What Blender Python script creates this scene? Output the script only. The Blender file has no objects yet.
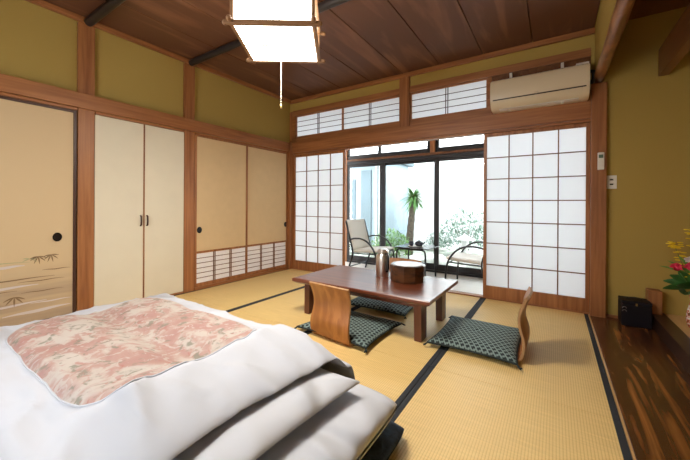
import bpy, bmesh, math, random
from mathutils import Vector, Matrix, noise
random.seed(7)
PI = math.pi
C = bpy.context.scene.collection
D = bpy.data

# ------------------------------------------------------------------ materials
def new_mat(name):
    m = D.materials.new(name); m.use_nodes = True
    nt = m.node_tree
    return m, nt, nt.nodes['Principled BSDF']

def rgb(c): return (c[0], c[1], c[2], 1.0)

def plain(name, col, rough=.5, metal=0, spec=None, bump=0, bscale=60, vary=0.0):
    m, nt, b = new_mat(name)
    b.inputs['Roughness'].default_value = rough
    b.inputs['Metallic'].default_value = metal
    b.inputs['Base Color'].default_value = rgb(col)
    if spec is not None: b.inputs['Specular IOR Level'].default_value = spec
    if bump or vary:
        tc = nt.nodes.new('ShaderNodeTexCoord')
        n = nt.nodes.new('ShaderNodeTexNoise'); n.inputs['Scale'].default_value = bscale
        n.inputs['Detail'].default_value = 4
        nt.links.new(tc.outputs['Object'], n.inputs['Vector'])
        if bump:
            bp = nt.nodes.new('ShaderNodeBump'); bp.inputs['Strength'].default_value = bump
            bp.inputs['Distance'].default_value = .004
            nt.links.new(n.outputs['Fac'], bp.inputs['Height'])
            nt.links.new(bp.outputs['Normal'], b.inputs['Normal'])
        if vary:
            r = nt.nodes.new('ShaderNodeValToRGB')
            r.color_ramp.elements[0].position = .3; r.color_ramp.elements[1].position = .7
            r.color_ramp.elements[0].color = rgb([x*(1-vary) for x in col])
            r.color_ramp.elements[1].color = rgb([min(1, x*(1+vary)) for x in col])
            nt.links.new(n.outputs['Fac'], r.inputs['Fac'])
            nt.links.new(r.outputs['Color'], b.inputs['Base Color'])
    return m

def wood(name, dark, light, axis='z', scale=14, rough=.45, stretch=.07, contrast=(.3, .72), rings=0, coat=0, spec=.5):
    m, nt, b = new_mat(name)
    b.inputs['Roughness'].default_value = rough
    b.inputs['Specular IOR Level'].default_value = spec
    if coat:
        b.inputs['Coat Weight'].default_value = coat; b.inputs['Coat Roughness'].default_value = .22
    tc = nt.nodes.new('ShaderNodeTexCoord')
    mp = nt.nodes.new('ShaderNodeMapping')
    s = [scale]*3; s['xyz'.index(axis)] = scale*stretch
    mp.inputs['Scale'].default_value = s
    oi = nt.nodes.new('ShaderNodeObjectInfo')
    vm = nt.nodes.new('ShaderNodeVectorMath'); vm.operation = 'ADD'
    sc = nt.nodes.new('ShaderNodeMath'); sc.operation = 'MULTIPLY'; sc.inputs[1].default_value = 17.0
    nt.links.new(oi.outputs['Random'], sc.inputs[0])
    nt.links.new(tc.outputs['Object'], mp.inputs['Vector'])
    nt.links.new(mp.outputs['Vector'], vm.inputs[0]); nt.links.new(sc.outputs[0], vm.inputs[1])
    n = nt.nodes.new('ShaderNodeTexNoise'); n.inputs['Scale'].default_value = 1; n.inputs['Detail'].default_value = 6
    n.inputs['Distortion'].default_value = .6
    nt.links.new(vm.outputs[0], n.inputs['Vector'])
    fac = n.outputs['Fac']
    if rings:
        mu = nt.nodes.new('ShaderNodeMath'); mu.operation = 'MULTIPLY'; mu.inputs[1].default_value = rings
        si = nt.nodes.new('ShaderNodeMath'); si.operation = 'PINGPONG'; si.inputs[1].default_value = 1.0
        nt.links.new(fac, mu.inputs[0]); nt.links.new(mu.outputs[0], si.inputs[0]); fac = si.outputs[0]
    r = nt.nodes.new('ShaderNodeValToRGB')
    r.color_ramp.elements[0].position = contrast[0]; r.color_ramp.elements[1].position = contrast[1]
    r.color_ramp.elements[0].color = rgb(dark); r.color_ramp.elements[1].color = rgb(light)
    nt.links.new(fac, r.inputs['Fac']); nt.links.new(r.outputs['Color'], b.inputs['Base Color'])
    return m

def emis(name, col, s):
    m, nt, b = new_mat(name)
    b.inputs['Base Color'].default_value = rgb(col)
    b.inputs['Emission Color'].default_value = rgb(col)
    b.inputs['Emission Strength'].default_value = s
    return m

M = {}
CED_D, CED_L = (.24, .085, .028), (.43, .180, .062)
for ax in 'xyz':
    M['cedar_'+ax] = wood('cedar_'+ax, CED_D, CED_L, ax, 30, .42, .05)
M['ceil'] = wood('ceiling_boards', (.13, .052, .026), (.235, .105, .054), 'y', 5, .5, .12, (.25, .75), rings=4)
M['lattice_wood'] = wood('lattice_wood', (.13, .05, .022), (.22, .09, .038), 'x', 30, .45, .05)
M['rod'] = plain('dark_rod', (.016, .014, .016), .32)
M['olive'] = plain('olive_plaster', (.44, .308, .085), .9, bump=.35, bscale=350, vary=.06, spec=.15)
M['white_wall'] = plain('white_plaster', (.72, .70, .66), .85)
M['lower_paper'] = plain('white_lower_paper', (.93, .93, .95), .8)
M['closet'] = plain('closet_paper', (.72, .655, .50), .7, vary=.02, bscale=5)
M['sliding_paper'] = plain('sliding_door_paper', (.68, .495, .27), .75, vary=.025, bscale=9, bump=.05)
M['black'] = plain('black_lacquer', (.008, .007, .008), .25)
M['black_metal'] = plain('black_metal', (.012, .012, .014), .35)
M['blackframe'] = plain('black_sash_frame', (.015, .015, .018), .4)
M['dark_brown'] = plain('dark_brown_frame', (.06, .022, .012), .4)
M['border'] = plain('tatami_border', (.022, .026, .032), .8)
M['brush'] = plain('brush_stroke', (.24, .155, .08), .8)
M['brush_green'] = plain('brush_stroke_green', (.42, .40, .22), .8)
M['brush_pale'] = plain('brush_stroke_pale', (.62, .55, .52), .8)
M['white_plastic'] = plain('white_plastic', (.78, .75, .68), .35)
M['cream_plastic'] = plain('cream_plastic', (.72, .60, .41), .28)
M['seam'] = plain('dark_seam', (.05, .035, .02), .6)
M['lcd'] = plain('green_display', (.12, .20, .14), .3)
M['steel'] = plain('brushed_steel', (.74, .71, .67), .28, metal=1)
def creased(name, col, scale, off):
    m, nt, b = new_mat(name)
    b.inputs['Base Color'].default_value = rgb(col); b.inputs['Roughness'].default_value = .85
    b.inputs['Specular IOR Level'].default_value = .2
    tc = nt.nodes.new('ShaderNodeTexCoord'); mp = nt.nodes.new('ShaderNodeMapping')
    mp.inputs['Scale'].default_value = (scale*.55, scale*1.35, scale); mp.inputs['Rotation'].default_value = (0, 0, .55); mp.inputs['Location'].default_value = (off, off, 0)
    nt.links.new(tc.outputs['Object'], mp.inputs['Vector'])
    n = nt.nodes.new('ShaderNodeTexNoise'); n.noise_type = 'RIDGED_MULTIFRACTAL'; n.normalize = True
    n.inputs['Scale'].default_value = 1; n.inputs['Detail'].default_value = 2.5; n.inputs['Roughness'].default_value = .45; n.inputs['Distortion'].default_value = .5
    nt.links.new(mp.outputs['Vector'], n.inputs['Vector'])
    bp = nt.nodes.new('ShaderNodeBump'); bp.inputs['Strength'].default_value = .9; bp.inputs['Distance'].default_value = .10
    nt.links.new(n.outputs['Fac'], bp.inputs['Height']); nt.links.new(bp.outputs['Normal'], b.inputs['Normal'])
    return m
M['sheet'] = creased('white_sheet', (.61, .635, .69), 4.0, 1)
M['cover'] = creased('white_cover', (.55, .575, .63), 4.0, 4)
M['pillowcase'] = creased('pillow_case', (.62, .645, .695), 4.5, 8)
M['navy'] = plain('navy_pad', (.02, .035, .06), .9, bump=.4, bscale=60, vary=.4)
M['leather'] = plain('cream_upholstery', (.84, .81, .75), .55)
M['black_box'] = plain('black_leather', (.006, .004, .007), .55, spec=.25)
M['brass'] = plain('brass', (.6, .42, .16), .3, metal=1)
M['dark_ceramic'] = plain('dark_ceramic', (.03, .035, .055), .25)
M['white_ceramic'] = plain('white_ceramic', (.8, .8, .8), .2)
M['tabletop_y'] = wood('rosewood_x', (.095, .024, .010), (.175, .047, .019), 'x', 16, .3, .06, coat=.4)
M['rosewood_z'] = wood('rosewood_z', (.085, .022, .011), (.15, .042, .018), 'z', 20, .3, .06, coat=.3)
M['ply'] = wood('bent_plywood', (.29, .105, .022), (.41, .165, .038), 'z', 14, .4, .10, (.3, .7), rings=3, coat=.15)
M['ply_edge'] = wood('plywood_edge', (.30, .16, .07), (.48, .30, .15), 'z', 40, .5)
M['board'] = wood('alcove_board', (.060, .018, .006), (.38, .145, .034), 'y', 16, .26, .085, (.15, .9), rings=4.0, coat=.3)
M['gamachi'] = wood('dark_beam', (.022, .010, .007), (.05, .024, .014), 'y', 20, .3)
M['platform'] = wood('pale_platform', (.55, .33, .13), (.70, .46, .20), 'y', 12, .5)
M['log'] = wood('polished_log', (.16, .060, .020), (.36, .155, .055), 'y', 26, .35, .25, (.35, .7))
M['alder'] = wood('dark_hung_beam', (.12, .045, .016), (.22, .088, .030), 'y', 25, .35, .06)
M['teawood'] = wood('tea_box_wood', (.030, .012, .005), (.085, .030, .010), 'x', 18, .28, .12, rings=3, coat=.4)
M['lampwood'] = wood('lamp_wood', (.20, .10, .045), (.32, .175, .08), 'x', 30, .4)
M['shade'] = emis('lit_lamp_shade', (1.0, .92, .80), 6.5)
M['petal_pink'] = plain('petal_pink', (.75, .04, .11), .6)
M['petal_red'] = plain('petal_red', (.55, .02, .03), .6)
M['petal_white'] = plain('petal_white', (.8, .72, .72), .6)
M['petal_yellow'] = plain('petal_yellow', (.85, .62, .02), .6)
M['leaf'] = plain('leaf_green', (.035, .13, .025), .45, vary=.3, bscale=20)
M['leaf_light'] = plain('leaf_light', (.14, .30, .05), .5, vary=.3, bscale=20)
M['stem'] = plain('stem_green', (.08, .18, .04), .5)
M['trunk'] = plain('palm_trunk', (.07, .055, .042), .9, bump=.8, bscale=30, vary=.4)
M['garden_wall'] = plain('garden_wall', (.80, .80, .80), .9)
M['ground'] = plain('garden_ground', (.42, .44, .38), .95, vary=.4, bscale=6, bump=.5)
M['stone'] = plain('garden_stone', (.55, .56, .55), .9, vary=.2, bscale=10, bump=.5)
M['palm_green'] = plain('palm_green', (.05, .17, .03), .6, vary=.3, bscale=12)
M['bluegrey'] = plain('blue_grey_siding', (.13, .18, .21), .7, vary=.1, bscale=2)
M['pale_blue'] = plain('pale_blue_siding', (.30, .38, .44), .7, vary=.08, bscale=3)
M['engawa'] = wood('pale_engawa_boards', (.80, .77, .73), (.88, .86, .83), 'x', 14, .35, .06)
M['engawa_ceiling'] = plain('engawa_ceiling', (.82, .80, .77), .8)

def shoji_paper():
    m = D.materials.new('shoji_paper'); m.use_nodes = True
    nt = m.node_tree; nt.nodes.clear()
    o = nt.nodes.new('ShaderNodeOutputMaterial'); mx = nt.nodes.new('ShaderNodeMixShader')
    d = nt.nodes.new('ShaderNodeBsdfDiffuse'); t = nt.nodes.new('ShaderNodeBsdfTranslucent')
    d.inputs['Color'].default_value = (.86, .86, .87, 1); t.inputs['Color'].default_value = (.90, .92, .95, 1)
    mx.inputs[0].default_value = .62
    nt.links.new(d.outputs[0], mx.inputs[1]); nt.links.new(t.outputs[0], mx.inputs[2]); nt.links.new(mx.outputs[0], o.inputs[0])
    return m
M['paper'] = shoji_paper()

def glass_mat():
    m = D.materials.new('window_glass'); m.use_nodes = True
    nt = m.node_tree; nt.nodes.clear()
    o = nt.nodes.new('ShaderNodeOutputMaterial'); mx = nt.nodes.new('ShaderNodeMixShader')
    tr = nt.nodes.new('ShaderNodeBsdfTransparent'); gl = nt.nodes.new('ShaderNodeBsdfGlossy')
    tr.inputs['Color'].default_value = (.94, .97, .97, 1); gl.inputs['Roughness'].default_value = .02
    f = nt.nodes.new('ShaderNodeFresnel'); f.inputs['IOR'].default_value = 1.45
    nt.links.new(f.outputs[0], mx.inputs[0])
    nt.links.new(tr.outputs[0], mx.inputs[1]); nt.links.new(gl.outputs[0], mx.inputs[2]); nt.links.new(mx.outputs[0], o.inputs[0])
    return m
M['glass'] = glass_mat()

def tatami_mat_material():
    m, nt, b = new_mat('woven_tatami')
    b.inputs['Roughness'].default_value = .5; b.inputs['Specular IOR Level'].default_value = .35
    tc = nt.nodes.new('ShaderNodeTexCoord')
    w = nt.nodes.new('ShaderNodeTexWave'); w.wave_type = 'BANDS'; w.bands_direction = 'X'
    w.inputs['Scale'].default_value = 27.0; w.inputs['Distortion'].default_value = .25; w.inputs['Detail'].default_value = 1
    nt.links.new(tc.outputs['Object'], w.inputs['Vector'])
    mp = nt.nodes.new('ShaderNodeMapping'); mp.inputs['Scale'].default_value = (4, 110, 1)
    nt.links.new(tc.outputs['Object'], mp.inputs['Vector'])
    n = nt.nodes.new('ShaderNodeTexNoise'); n.inputs['Scale'].default_value = 1; n.inputs['Detail'].default_value = 3
    nt.links.new(mp.outputs['Vector'], n.inputs['Vector'])
    r = nt.nodes.new('ShaderNodeValToRGB')
    r.color_ramp.elements[0].position = 0; r.color_ramp.elements[0].color = (.70, .48, .175, 1)
    r.color_ramp.elements[1].position = .45; r.color_ramp.elements[1].color = (.86, .625, .262, 1)
    nt.links.new(w.outputs['Color'], r.inputs['Fac'])
    mx = nt.nodes.new('ShaderNodeMix'); mx.data_type = 'RGBA'; mx.blend_type = 'MULTIPLY'
    mx.inputs[0].default_value = .35
    r2 = nt.nodes.new('ShaderNodeValToRGB')
    r2.color_ramp.elements[0].position = .3; r2.color_ramp.elements[0].color = (.72, .72, .66, 1)
    r2.color_ramp.elements[1].position = .7; r2.color_ramp.elements[1].color = (1.1, 1.1, 1.1, 1)
    nt.links.new(n.outputs['Fac'], r2.inputs['Fac'])
    nt.links.new(r.outputs['Color'], mx.inputs[6]); nt.links.new(r2.outputs['Color'], mx.inputs[7])
    nt.links.new(mx.outputs[2], b.inputs['Base Color'])
    bp = nt.nodes.new('ShaderNodeBump'); bp.inputs['Strength'].default_value = .2; bp.inputs['Distance'].default_value = .002
    nt.links.new(w.outputs['Color'], bp.inputs['Height']); nt.links.new(bp.outputs['Normal'], b.inputs['Normal'])
    return m
M['tatami'] = tatami_mat_material()

def cushion_material():
    m, nt, b = new_mat('patterned_cushion_cloth')
    b.inputs['Roughness'].default_value = .9
    tc = nt.nodes.new('ShaderNodeTexCoord')
    sp = nt.nodes.new('ShaderNodeSeparateXYZ'); nt.links.new(tc.outputs['Object'], sp.inputs[0])
    def mth(op, a, bb=None):
        x = nt.nodes.new('ShaderNodeMath'); x.operation = op
        for i, v in enumerate((a, bb)):
            if v is None: continue
            if isinstance(v, (int, float)): x.inputs[i].default_value = v
            else: nt.links.new(v, x.inputs[i])
        return x.outputs[0]
    k = 2*PI/.030
    X, Y = sp.outputs[0], sp.outputs[1]
    a = mth('COSINE', mth('MULTIPLY', X, k))
    u = mth('ADD', mth('MULTIPLY', X, -.5), mth('MULTIPLY', Y, .866))
    v = mth('ADD', mth('MULTIPLY', X, -.5), mth('MULTIPLY', Y, -.866))
    s = mth('ADD', mth('ADD', a, mth('COSINE', mth('MULTIPLY', u, k))), mth('COSINE', mth('MULTIPLY', v, k)))
    s2 = mth('ADD', mth('COSINE', mth('MULTIPLY', u, 2*k)), mth('MULTIPLY', s, -1.0))
    r = nt.nodes.new('ShaderNodeValToRGB')
    r.color_ramp.elements[0].position = .42; r.color_ramp.elements[0].color = (.012, .022, .024, 1)
    r.color_ramp.elements[1].position = .72; r.color_ramp.elements[1].color = (.20, .275, .26, 1)
    nt.links.new(mth('MULTIPLY', mth('ADD', s2, 2.2), .25), r.inputs['Fac'])
    nt.links.new(r.outputs['Color'], b.inputs['Base Color'])
    return m
M['zabuton'] = cushion_material()
M['zabuton_edge'] = plain('cushion_piping', (.014, .022, .022), .9)

def floral_material():
    m, nt, b = new_mat('floral_comforter_cloth')
    b.inputs['Roughness'].default_value = .6
    tc = nt.nodes.new('ShaderNodeTexCoord')
    def ns(scale, det, off, dist=0):
        mp = nt.nodes.new('ShaderNodeMapping'); mp.inputs['Location'].default_value = (off, off*.7, off*.3)
        n = nt.nodes.new('ShaderNodeTexNoise'); n.inputs['Scale'].default_value = scale; n.inputs['Detail'].default_value = det
        n.inputs['Distortion'].default_value = dist
        nt.links.new(tc.outputs['Object'], mp.inputs['Vector']); nt.links.new(mp.outputs['Vector'], n.inputs['Vector'])
        return n.outputs['Fac']
    def ramp(f, stops):
        r = nt.nodes.new('ShaderNodeValToRGB'); e = r.color_ramp.elements
        e[0].position, e[0].color = stops[0][0], rgb(stops[0][1]); e[1].position, e[1].color = stops[-1][0], rgb(stops[-1][1])
        for p, c in stops[1:-1]:
            q = e.new(p); q.color = rgb(c)
        nt.links.new(f, r.inputs['Fac']); return r.outputs['Color']
    def mix(f, a, c):
        x = nt.nodes.new('ShaderNodeMix'); x.data_type = 'RGBA'
        nt.links.new(f, x.inputs[0])
        for i, v in ((6, a), (7, c)):
            if isinstance(v, tuple): x.inputs[i].default_value = rgb(v)
            else: nt.links.new(v, x.inputs[i])
        return x.outputs[2]
    PK, PK2, WH, GR, RD = (.40, .235, .21), (.43, .29, .255), (.50, .45, .41), (.22, .215, .17), (.40, .16, .14)
    base = ramp(ns(7, 4, 0, .8), [(.38, PK), (.48, PK2), (.58, WH)])
    g = ramp(ns(19, 4, 5, .8), [(.56, (0, 0, 0)), (.64, (.85, .85, .85))])
    c1 = mix(g, base, GR)
    rd = ramp(ns(24, 3, 9, 1.0), [(.61, (0, 0, 0)), (.68, (.6, .6, .6))])
    c2 = mix(rd, c1, RD)
    wh = ramp(ns(24, 3, 14, 1.2), [(.54, (0, 0, 0)), (.62, (.8, .8, .8))])
    c3 = mix(wh, c2, WH)
    nt.links.new(c3, b.inputs['Base Color'])
    return m
M['floral'] = floral_material()

def painted_paper():
    m, nt, b = new_mat('painted_sliding_door_paper')
    b.inputs['Roughness'].default_value = .75
    tc = nt.nodes.new('ShaderNodeTexCoord')
    sp = nt.nodes.new('ShaderNodeSeparateXYZ'); nt.links.new(tc.outputs['Object'], sp.inputs[0])
    mp = nt.nodes.new('ShaderNodeMapping'); mp.inputs['Scale'].default_value = (1, 1.2, 13)
    mp.inputs['Rotation'].default_value = (.03, 0, 0)
    n = nt.nodes.new('ShaderNodeTexNoise'); n.inputs['Scale'].default_value = 1; n.inputs['Detail'].default_value = 2
    nt.links.new(tc.outputs['Object'], mp.inputs['Vector']); nt.links.new(mp.outputs['Vector'], n.inputs['Vector'])
    mr = nt.nodes.new('ShaderNodeMapRange'); mr.inputs['From Min'].default_value = .48; mr.inputs['From Max'].default_value = .12
    nt.links.new(sp.outputs[2], mr.inputs['Value'])
    ad = nt.nodes.new('ShaderNodeMath'); ad.operation = 'MULTIPLY_ADD'; ad.inputs[1].default_value = 2.2; ad.inputs[2].default_value = -.45
    nt.links.new(n.outputs['Fac'], ad.inputs[0])
    mu = nt.nodes.new('ShaderNodeMath'); mu.operation = 'MULTIPLY'; mu.use_clamp = True
    nt.links.new(mr.outputs[0], mu.inputs[0]); nt.links.new(ad.outputs[0], mu.inputs[1])
    mx = nt.nodes.new('ShaderNodeMix'); mx.data_type = 'RGBA'
    mx.inputs[6].default_value = (.62, .465, .27, 1); mx.inputs[7].default_value = (.31, .225, .17, 1)
    nt.links.new(mu.outputs[0], mx.inputs[0]); nt.links.new(mx.outputs[2], b.inputs['Base Color'])
    return m
M['painted'] = painted_paper()

def vase_material():
    m, nt, b = new_mat('painted_vase_glaze')
    b.inputs['Roughness'].default_value = .15
    tc = nt.nodes.new('ShaderNodeTexCoord')
    n = nt.nodes.new('ShaderNodeTexNoise'); n.inputs['Scale'].default_value = 22; n.inputs['Detail'].default_value = 2; n.inputs['Distortion'].default_value = 1.5
    nt.links.new(tc.outputs['Object'], n.inputs['Vector'])
    r = nt.nodes.new('ShaderNodeValToRGB'); e = r.color_ramp.elements
    e[0].position = .36; e[0].color = (.20, .09, .06, 1); e[1].position = .52; e[1].color = (.8, .78, .74, 1)
    q = e.new(.44); q.color = (.65, .15, .06, 1)
    nt.links.new(n.outputs['Fac'], r.inputs['Fac']); nt.links.new(r.outputs['Color'], b.inputs['Base Color'])
    return m
M['vase'] = vase_material()

# ------------------------------------------------------------------ mesh helpers
class MB:
    def __init__(s): s.bm = bmesh.new(); s.mi = 0
    def _setmi(s, faces, mi):
        for f in faces: f.material_index = s.mi if mi is None else mi
    def box(s, x0, x1, y0, y1, z0, z1, bev=0, mi=None, rot=None):
        r = bmesh.ops.create_cube(s.bm, size=1)
        vs = r['verts']
        mt = Matrix.Translation(((x0+x1)/2, (y0+y1)/2, (z0+z1)/2)) @ (rot or Matrix.Identity(4)) @ Matrix.Diagonal((abs(x1-x0), abs(y1-y0), abs(z1-z0), 1))
        bmesh.ops.transform(s.bm, matrix=mt, verts=vs)
        fs = list({f for v in vs for f in v.link_faces})
        s._setmi(fs, mi)
        if bev:
            es = list({e for v in vs for e in v.link_edges})
            r = bmesh.ops.bevel(s.bm, geom=es, offset=bev, segments=2, affect='EDGES', profile=.6)
            s._setmi(r['faces'], mi)
        return s
    def cyl(s, p0, p1, r, seg=16, r2=None, mi=None):
        p0, p1 = Vector(p0), Vector(p1); d = p1-p0
        q = d.to_track_quat('Z', 'Y').to_matrix().to_4x4()
        mt = Matrix.Translation((p0+p1)/2) @ q
        k = bmesh.ops.create_cone(s.bm, cap_ends=True, cap_tris=False, segments=seg, radius1=r, radius2=r if r2 is None else r2, depth=d.length, matrix=mt)
        s._setmi({f for v in k['verts'] for f in v.link_faces}, mi)
        return s
    def sphere(s, c, r, seg=12, sc=(1, 1, 1), mi=None):
        k = bmesh.ops.create_uvsphere(s.bm, u_segments=seg, v_segments=max(6, seg//2+2), radius=r, matrix=Matrix.Translation(c) @ Matrix.Diagonal((*sc, 1)))
        s._setmi({f for v in k['verts'] for f in v.link_faces}, mi)
        return s
    def tube(s, path, r, seg=8, mi=None, flat=None, closed=False):
        # flat=(ra, rb): elliptical section; r may be a list
        path = [Vector(p) for p in path]; n = len(path); rings = []
        up = None
        for i, p in enumerate(path):
            if closed: t = (path[(i+1) % n]-path[i-1])
            else: t = (path[min(i+1, n-1)]-path[max(i-1, 0)])
            t.normalize()
            if up is None:
                up = Vector((0, 0, 1)) if abs(t.z) < .9 else Vector((0, 1, 0))
            a = t.cross(up)
            if a.length < 1e-4: a = t.cross(Vector((1, 0, 0)))
            a.normalize(); b = a.cross(t).normalized(); up = b
            rr = r[i] if isinstance(r, (list, tuple)) else r
            ra, rb = (rr*flat[0], rr*flat[1]) if flat else (rr, rr)
            rings.append([s.bm.verts.new(p + a*math.cos(2*PI*k/seg)*ra + b*math.sin(2*PI*k/seg)*rb) for k in range(seg)])
        fs = []
        for i in range(n if closed else n-1):
            A, B = rings[i], rings[(i+1) % n]
            for k in range(seg):
                fs.append(s.bm.faces.new((A[k], A[(k+1) % seg], B[(k+1) % seg], B[k])))
        if not closed:
            fs.append(s.bm.faces.new(list(reversed(rings[0])))); fs.append(s.bm.faces.new(rings[-1]))
        s._setmi(fs, mi); return s
    def lathe(s, prof, c=(0, 0, 0), seg=32, mi=None):
        c = Vector(c); rings = []
        for r, z in prof:
            if r < 1e-5: rings.append([s.bm.verts.new(c+Vector((0, 0, z)))])
            else: rings.append([s.bm.verts.new(c+Vector((r*math.cos(2*PI*k/seg), r*math.sin(2*PI*k/seg), z))) for k in range(seg)])
        fs = []
        for A, B in zip(rings, rings[1:]):
            for k in range(seg):
                a0, a1 = A[k % len(A)], A[(k+1) % len(A)]; b0, b1 = B[k % len(B)], B[(k+1) % len(B)]
                vs = []
                for v in (a0, a1, b1, b0):
                    if v not in vs: vs.append(v)
                if len(vs) > 2: fs.append(s.bm.faces.new(vs))
        s._setmi(fs, mi); return s
    def grid(s, fn, nu, nv, mi=None, flip=False):
        V = [[s.bm.verts.new(fn(i/nu, j/nv)) for j in range(nv+1)] for i in range(nu+1)]
        fs = []
        for i in range(nu):
            for j in range(nv):
                q = (V[i][j], V[i+1][j], V[i+1][j+1], V[i][j+1])
                fs.append(s.bm.faces.new(q[::-1] if flip else q))
        s._setmi(fs, mi); return V
    def prism(s, pts, lo, hi, axis='y', mi=None):
        # polygon pts (a,b) extruded along axis
        def P(a, b, h):
            return {'y': (a, h, b), 'x': (h, a, b), 'z': (a, b, h)}[axis]
        A = [s.bm.verts.new(P(a, b, lo)) for a, b in pts]; B = [s.bm.verts.new(P(a, b, hi)) for a, b in pts]
        n = len(pts); fs = [s.bm.faces.new(A), s.bm.faces.new(B[::-1])]
        for k in range(n): fs.append(s.bm.faces.new((A[k], B[k], B[(k+1) % n], A[(k+1) % n])))
        s._setmi(fs, mi); return s
    def build(s, name, mats, parent=None, smooth=False, keep=False):
        bm = s.bm
        bmesh.ops.recalc_face_normals(bm, faces=bm.faces)
        off = Vector((0, 0, 0))
        if parent is None and not keep:
            xs = [v.co.x for v in bm.verts]; ys = [v.co.y for v in bm.verts]; zs = [v.co.z for v in bm.verts]
            off = Vector(((min(xs)+max(xs))/2, (min(ys)+max(ys))/2, min(zs)))
            bmesh.ops.translate(bm, verts=bm.verts, vec=-off)
        me = D.meshes.new(name); bm.to_mesh(me); bm.free()
        if not isinstance(mats, (list, tuple)): mats = [mats]
        for m in mats: me.materials.append(M[m] if isinstance(m, str) else m)
        if smooth:
            me.polygons.foreach_set('use_smooth', [True]*len(me.polygons))
            if smooth == 'auto':
                try: me.set_sharp_from_angle(angle=math.radians(40))
                except Exception: pass
        o = D.objects.new(name, me); C.objects.link(o); o.location = off
        if parent: o.parent = parent
        return o

def tag(o, label, cat=None, group=None, kind=None):
    o['label'] = label
    if cat: o['category'] = cat
    if group: o['group'] = group
    if kind: o['kind'] = kind
    return o
def thing(name, label, cat, loc=(0, 0, 0), rz=0, group=None, kind=None):
    o = D.objects.new(name, None); C.objects.link(o); o.location = loc; o.rotation_euler = (0, 0, rz)
    o.empty_display_size = .1
    return tag(o, label, cat, group, kind)
def struct(o, label, cat): return tag(o, label, cat, None, 'structure')
def copy_tree(o, parent=None):
    c = o.copy(); C.objects.link(c)
    if parent: c.parent = parent
    for ch in list(o.children): copy_tree(ch, c)
    return c
def quick(name, boxes, mat, bev=.003):
    m = MB()
    for b in boxes: m.box(*b, bev=bev)
    return m.build(name, mat)

# ------------------------------------------------------------------ room shell
RX = 3.71      # tatami edge
YB = -4.4      # rear end of the modelled room
struct(quick('floor', [(-.12, 4.20, YB, .10, -.14, -.0555)], 'platform', 0), 'wooden subfloor under the tatami mats', 'floor')
# tatami mats
xs = [0.0, .925, 1.85, 2.81, 3.705]
ys = [(-1.745, -.002), (-3.49, -1.748)]
ML = {(0, 0): 'straw tatami mat in the far left corner below the sliding doors and lattice screen',
      (1, 0): 'straw tatami mat lying under the left end of the low table',
      (2, 0): 'straw tatami mat under the middle and right end of the low table',
      (3, 0): 'straw tatami mat in front of the wide closed paper screen on the right',
      (0, 1): 'straw tatami mat beside the cream closet doors at the foot of the bedding',
      (1, 1): 'straw tatami mat under the foot half of the comforter',
      (2, 1): 'straw tatami mat under the pillow end of the bedding',
      (3, 1): 'straw tatami mat in the right foreground along the dark wooden board'}
for i in range(4):
    for j in range(2):
        x0, x1 = xs[i]+.001, xs[i+1]-.001; y0, y1 = ys[j]
        t = thing('tatami_mat', ML[(i, j)], 'tatami mat', ((x0+x1)/2, (y0+y1)/2, -.055), 0, 'tatami mats on the floor')
        hx, hy = (x1-x0)/2, (y1-y0)/2; hx -= 0
        MB().box(-hx+.0285, hx-.0285, -hy, hy, 0, .055, bev=.002).build('woven_surface', 'tatami', t)
        for s in (-1, 1):
            a, b = sorted((s*(hx-.028), s*hx))
            MB().box(a, b, -hy, hy, .0, .0565, bev=.002).build('cloth_border', 'border', t)
m = MB(); m.box(0, 3.705, YB, -3.495, -.055, 0)
struct(m.build('floor', 'tatami'), 'tatami floor at the rear end of the room', 'floor')
# thin strip and alcove board
struct(quick('trim_1', [(3.706, 3.715, YB, -.0005, -.055, .004)], 'platform', .001), 'thin wooden strip between the tatami and the dark board', 'floor strip')
m = MB(); m.box(3.7155, 4.112, YB, -.052, -.055, .004, bev=.002); m.box(3.8285, 4.112, -.052, 0, -.055, .004)
struct(m.build('floor', 'board'), 'glossy dark wild-grained wooden board beside the tatami', 'floorboard')
m = MB(); m.box(4.114, 4.21, YB, -.001, -.02, .108, bev=.008)
struct(m.build('trim_2', 'gamachi'), 'dark lacquered beam edging the raised alcove platform', 'alcove edge beam')
m = MB(); m.box(4.211, 4.95, YB, -.001, -.02, .104, bev=.002)
struct(m.build('platform', 'platform'), 'pale wooden platform of the raised alcove', 'alcove platform')

# walls
def wall(name, x0, x1, y0, y1, z0, z1, mat, label):
    m = MB(); m.box(x0, x1, y0, y1, z0, z1)
    return struct(m.build(name, mat), label, 'wall')
wall('wall_left', -.12, -.028, YB, .0, -.14, 2.66, 'olive', 'olive plaster wall above the sliding and closet doors')
wall('wall_back', -.12, 3.83, .0, .06, 2.44, 2.66, 'olive', 'olive plaster strip above the high lattice windows')
wall('wall_right', 3.83, 4.95, .0, .12, -.14, 2.70, 'olive', 'olive plaster wall behind the alcove and flowers')
wall('wall_alcove', 4.95, 5.05, YB, .12, -.14, 2.70, 'olive', 'olive plaster side wall of the alcove')
wall('wall_hanging', 3.742, 3.80, YB, -.001, 2.175, 2.66, 'olive', 'olive plaster hanging wall above the round log beam')
wall('wall_lintel_side', 3.7155, 3.83, .0, .06, 2.10, 2.44, 'olive', 'olive plaster beside the air conditioner behind the log end')
m = MB()
RW = (1.15, 2.65, .85, 1.85)  # opening added in the unseen rear wall, sized to let in fill light
m.box(-.12, RW[0], YB-.1, YB, -.14, 2.7); m.box(RW[1], 5.05, YB-.1, YB, -.14, 2.7); m.box(RW[0], RW[1], YB-.1, YB, -.14, RW[2]); m.box(RW[0], RW[1], YB-.1, YB, RW[3], 2.7)
struct(m.build('wall_rear', 'white_wall'), 'rear wall of the room with an added opening that lets in fill light', 'wall')
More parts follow.
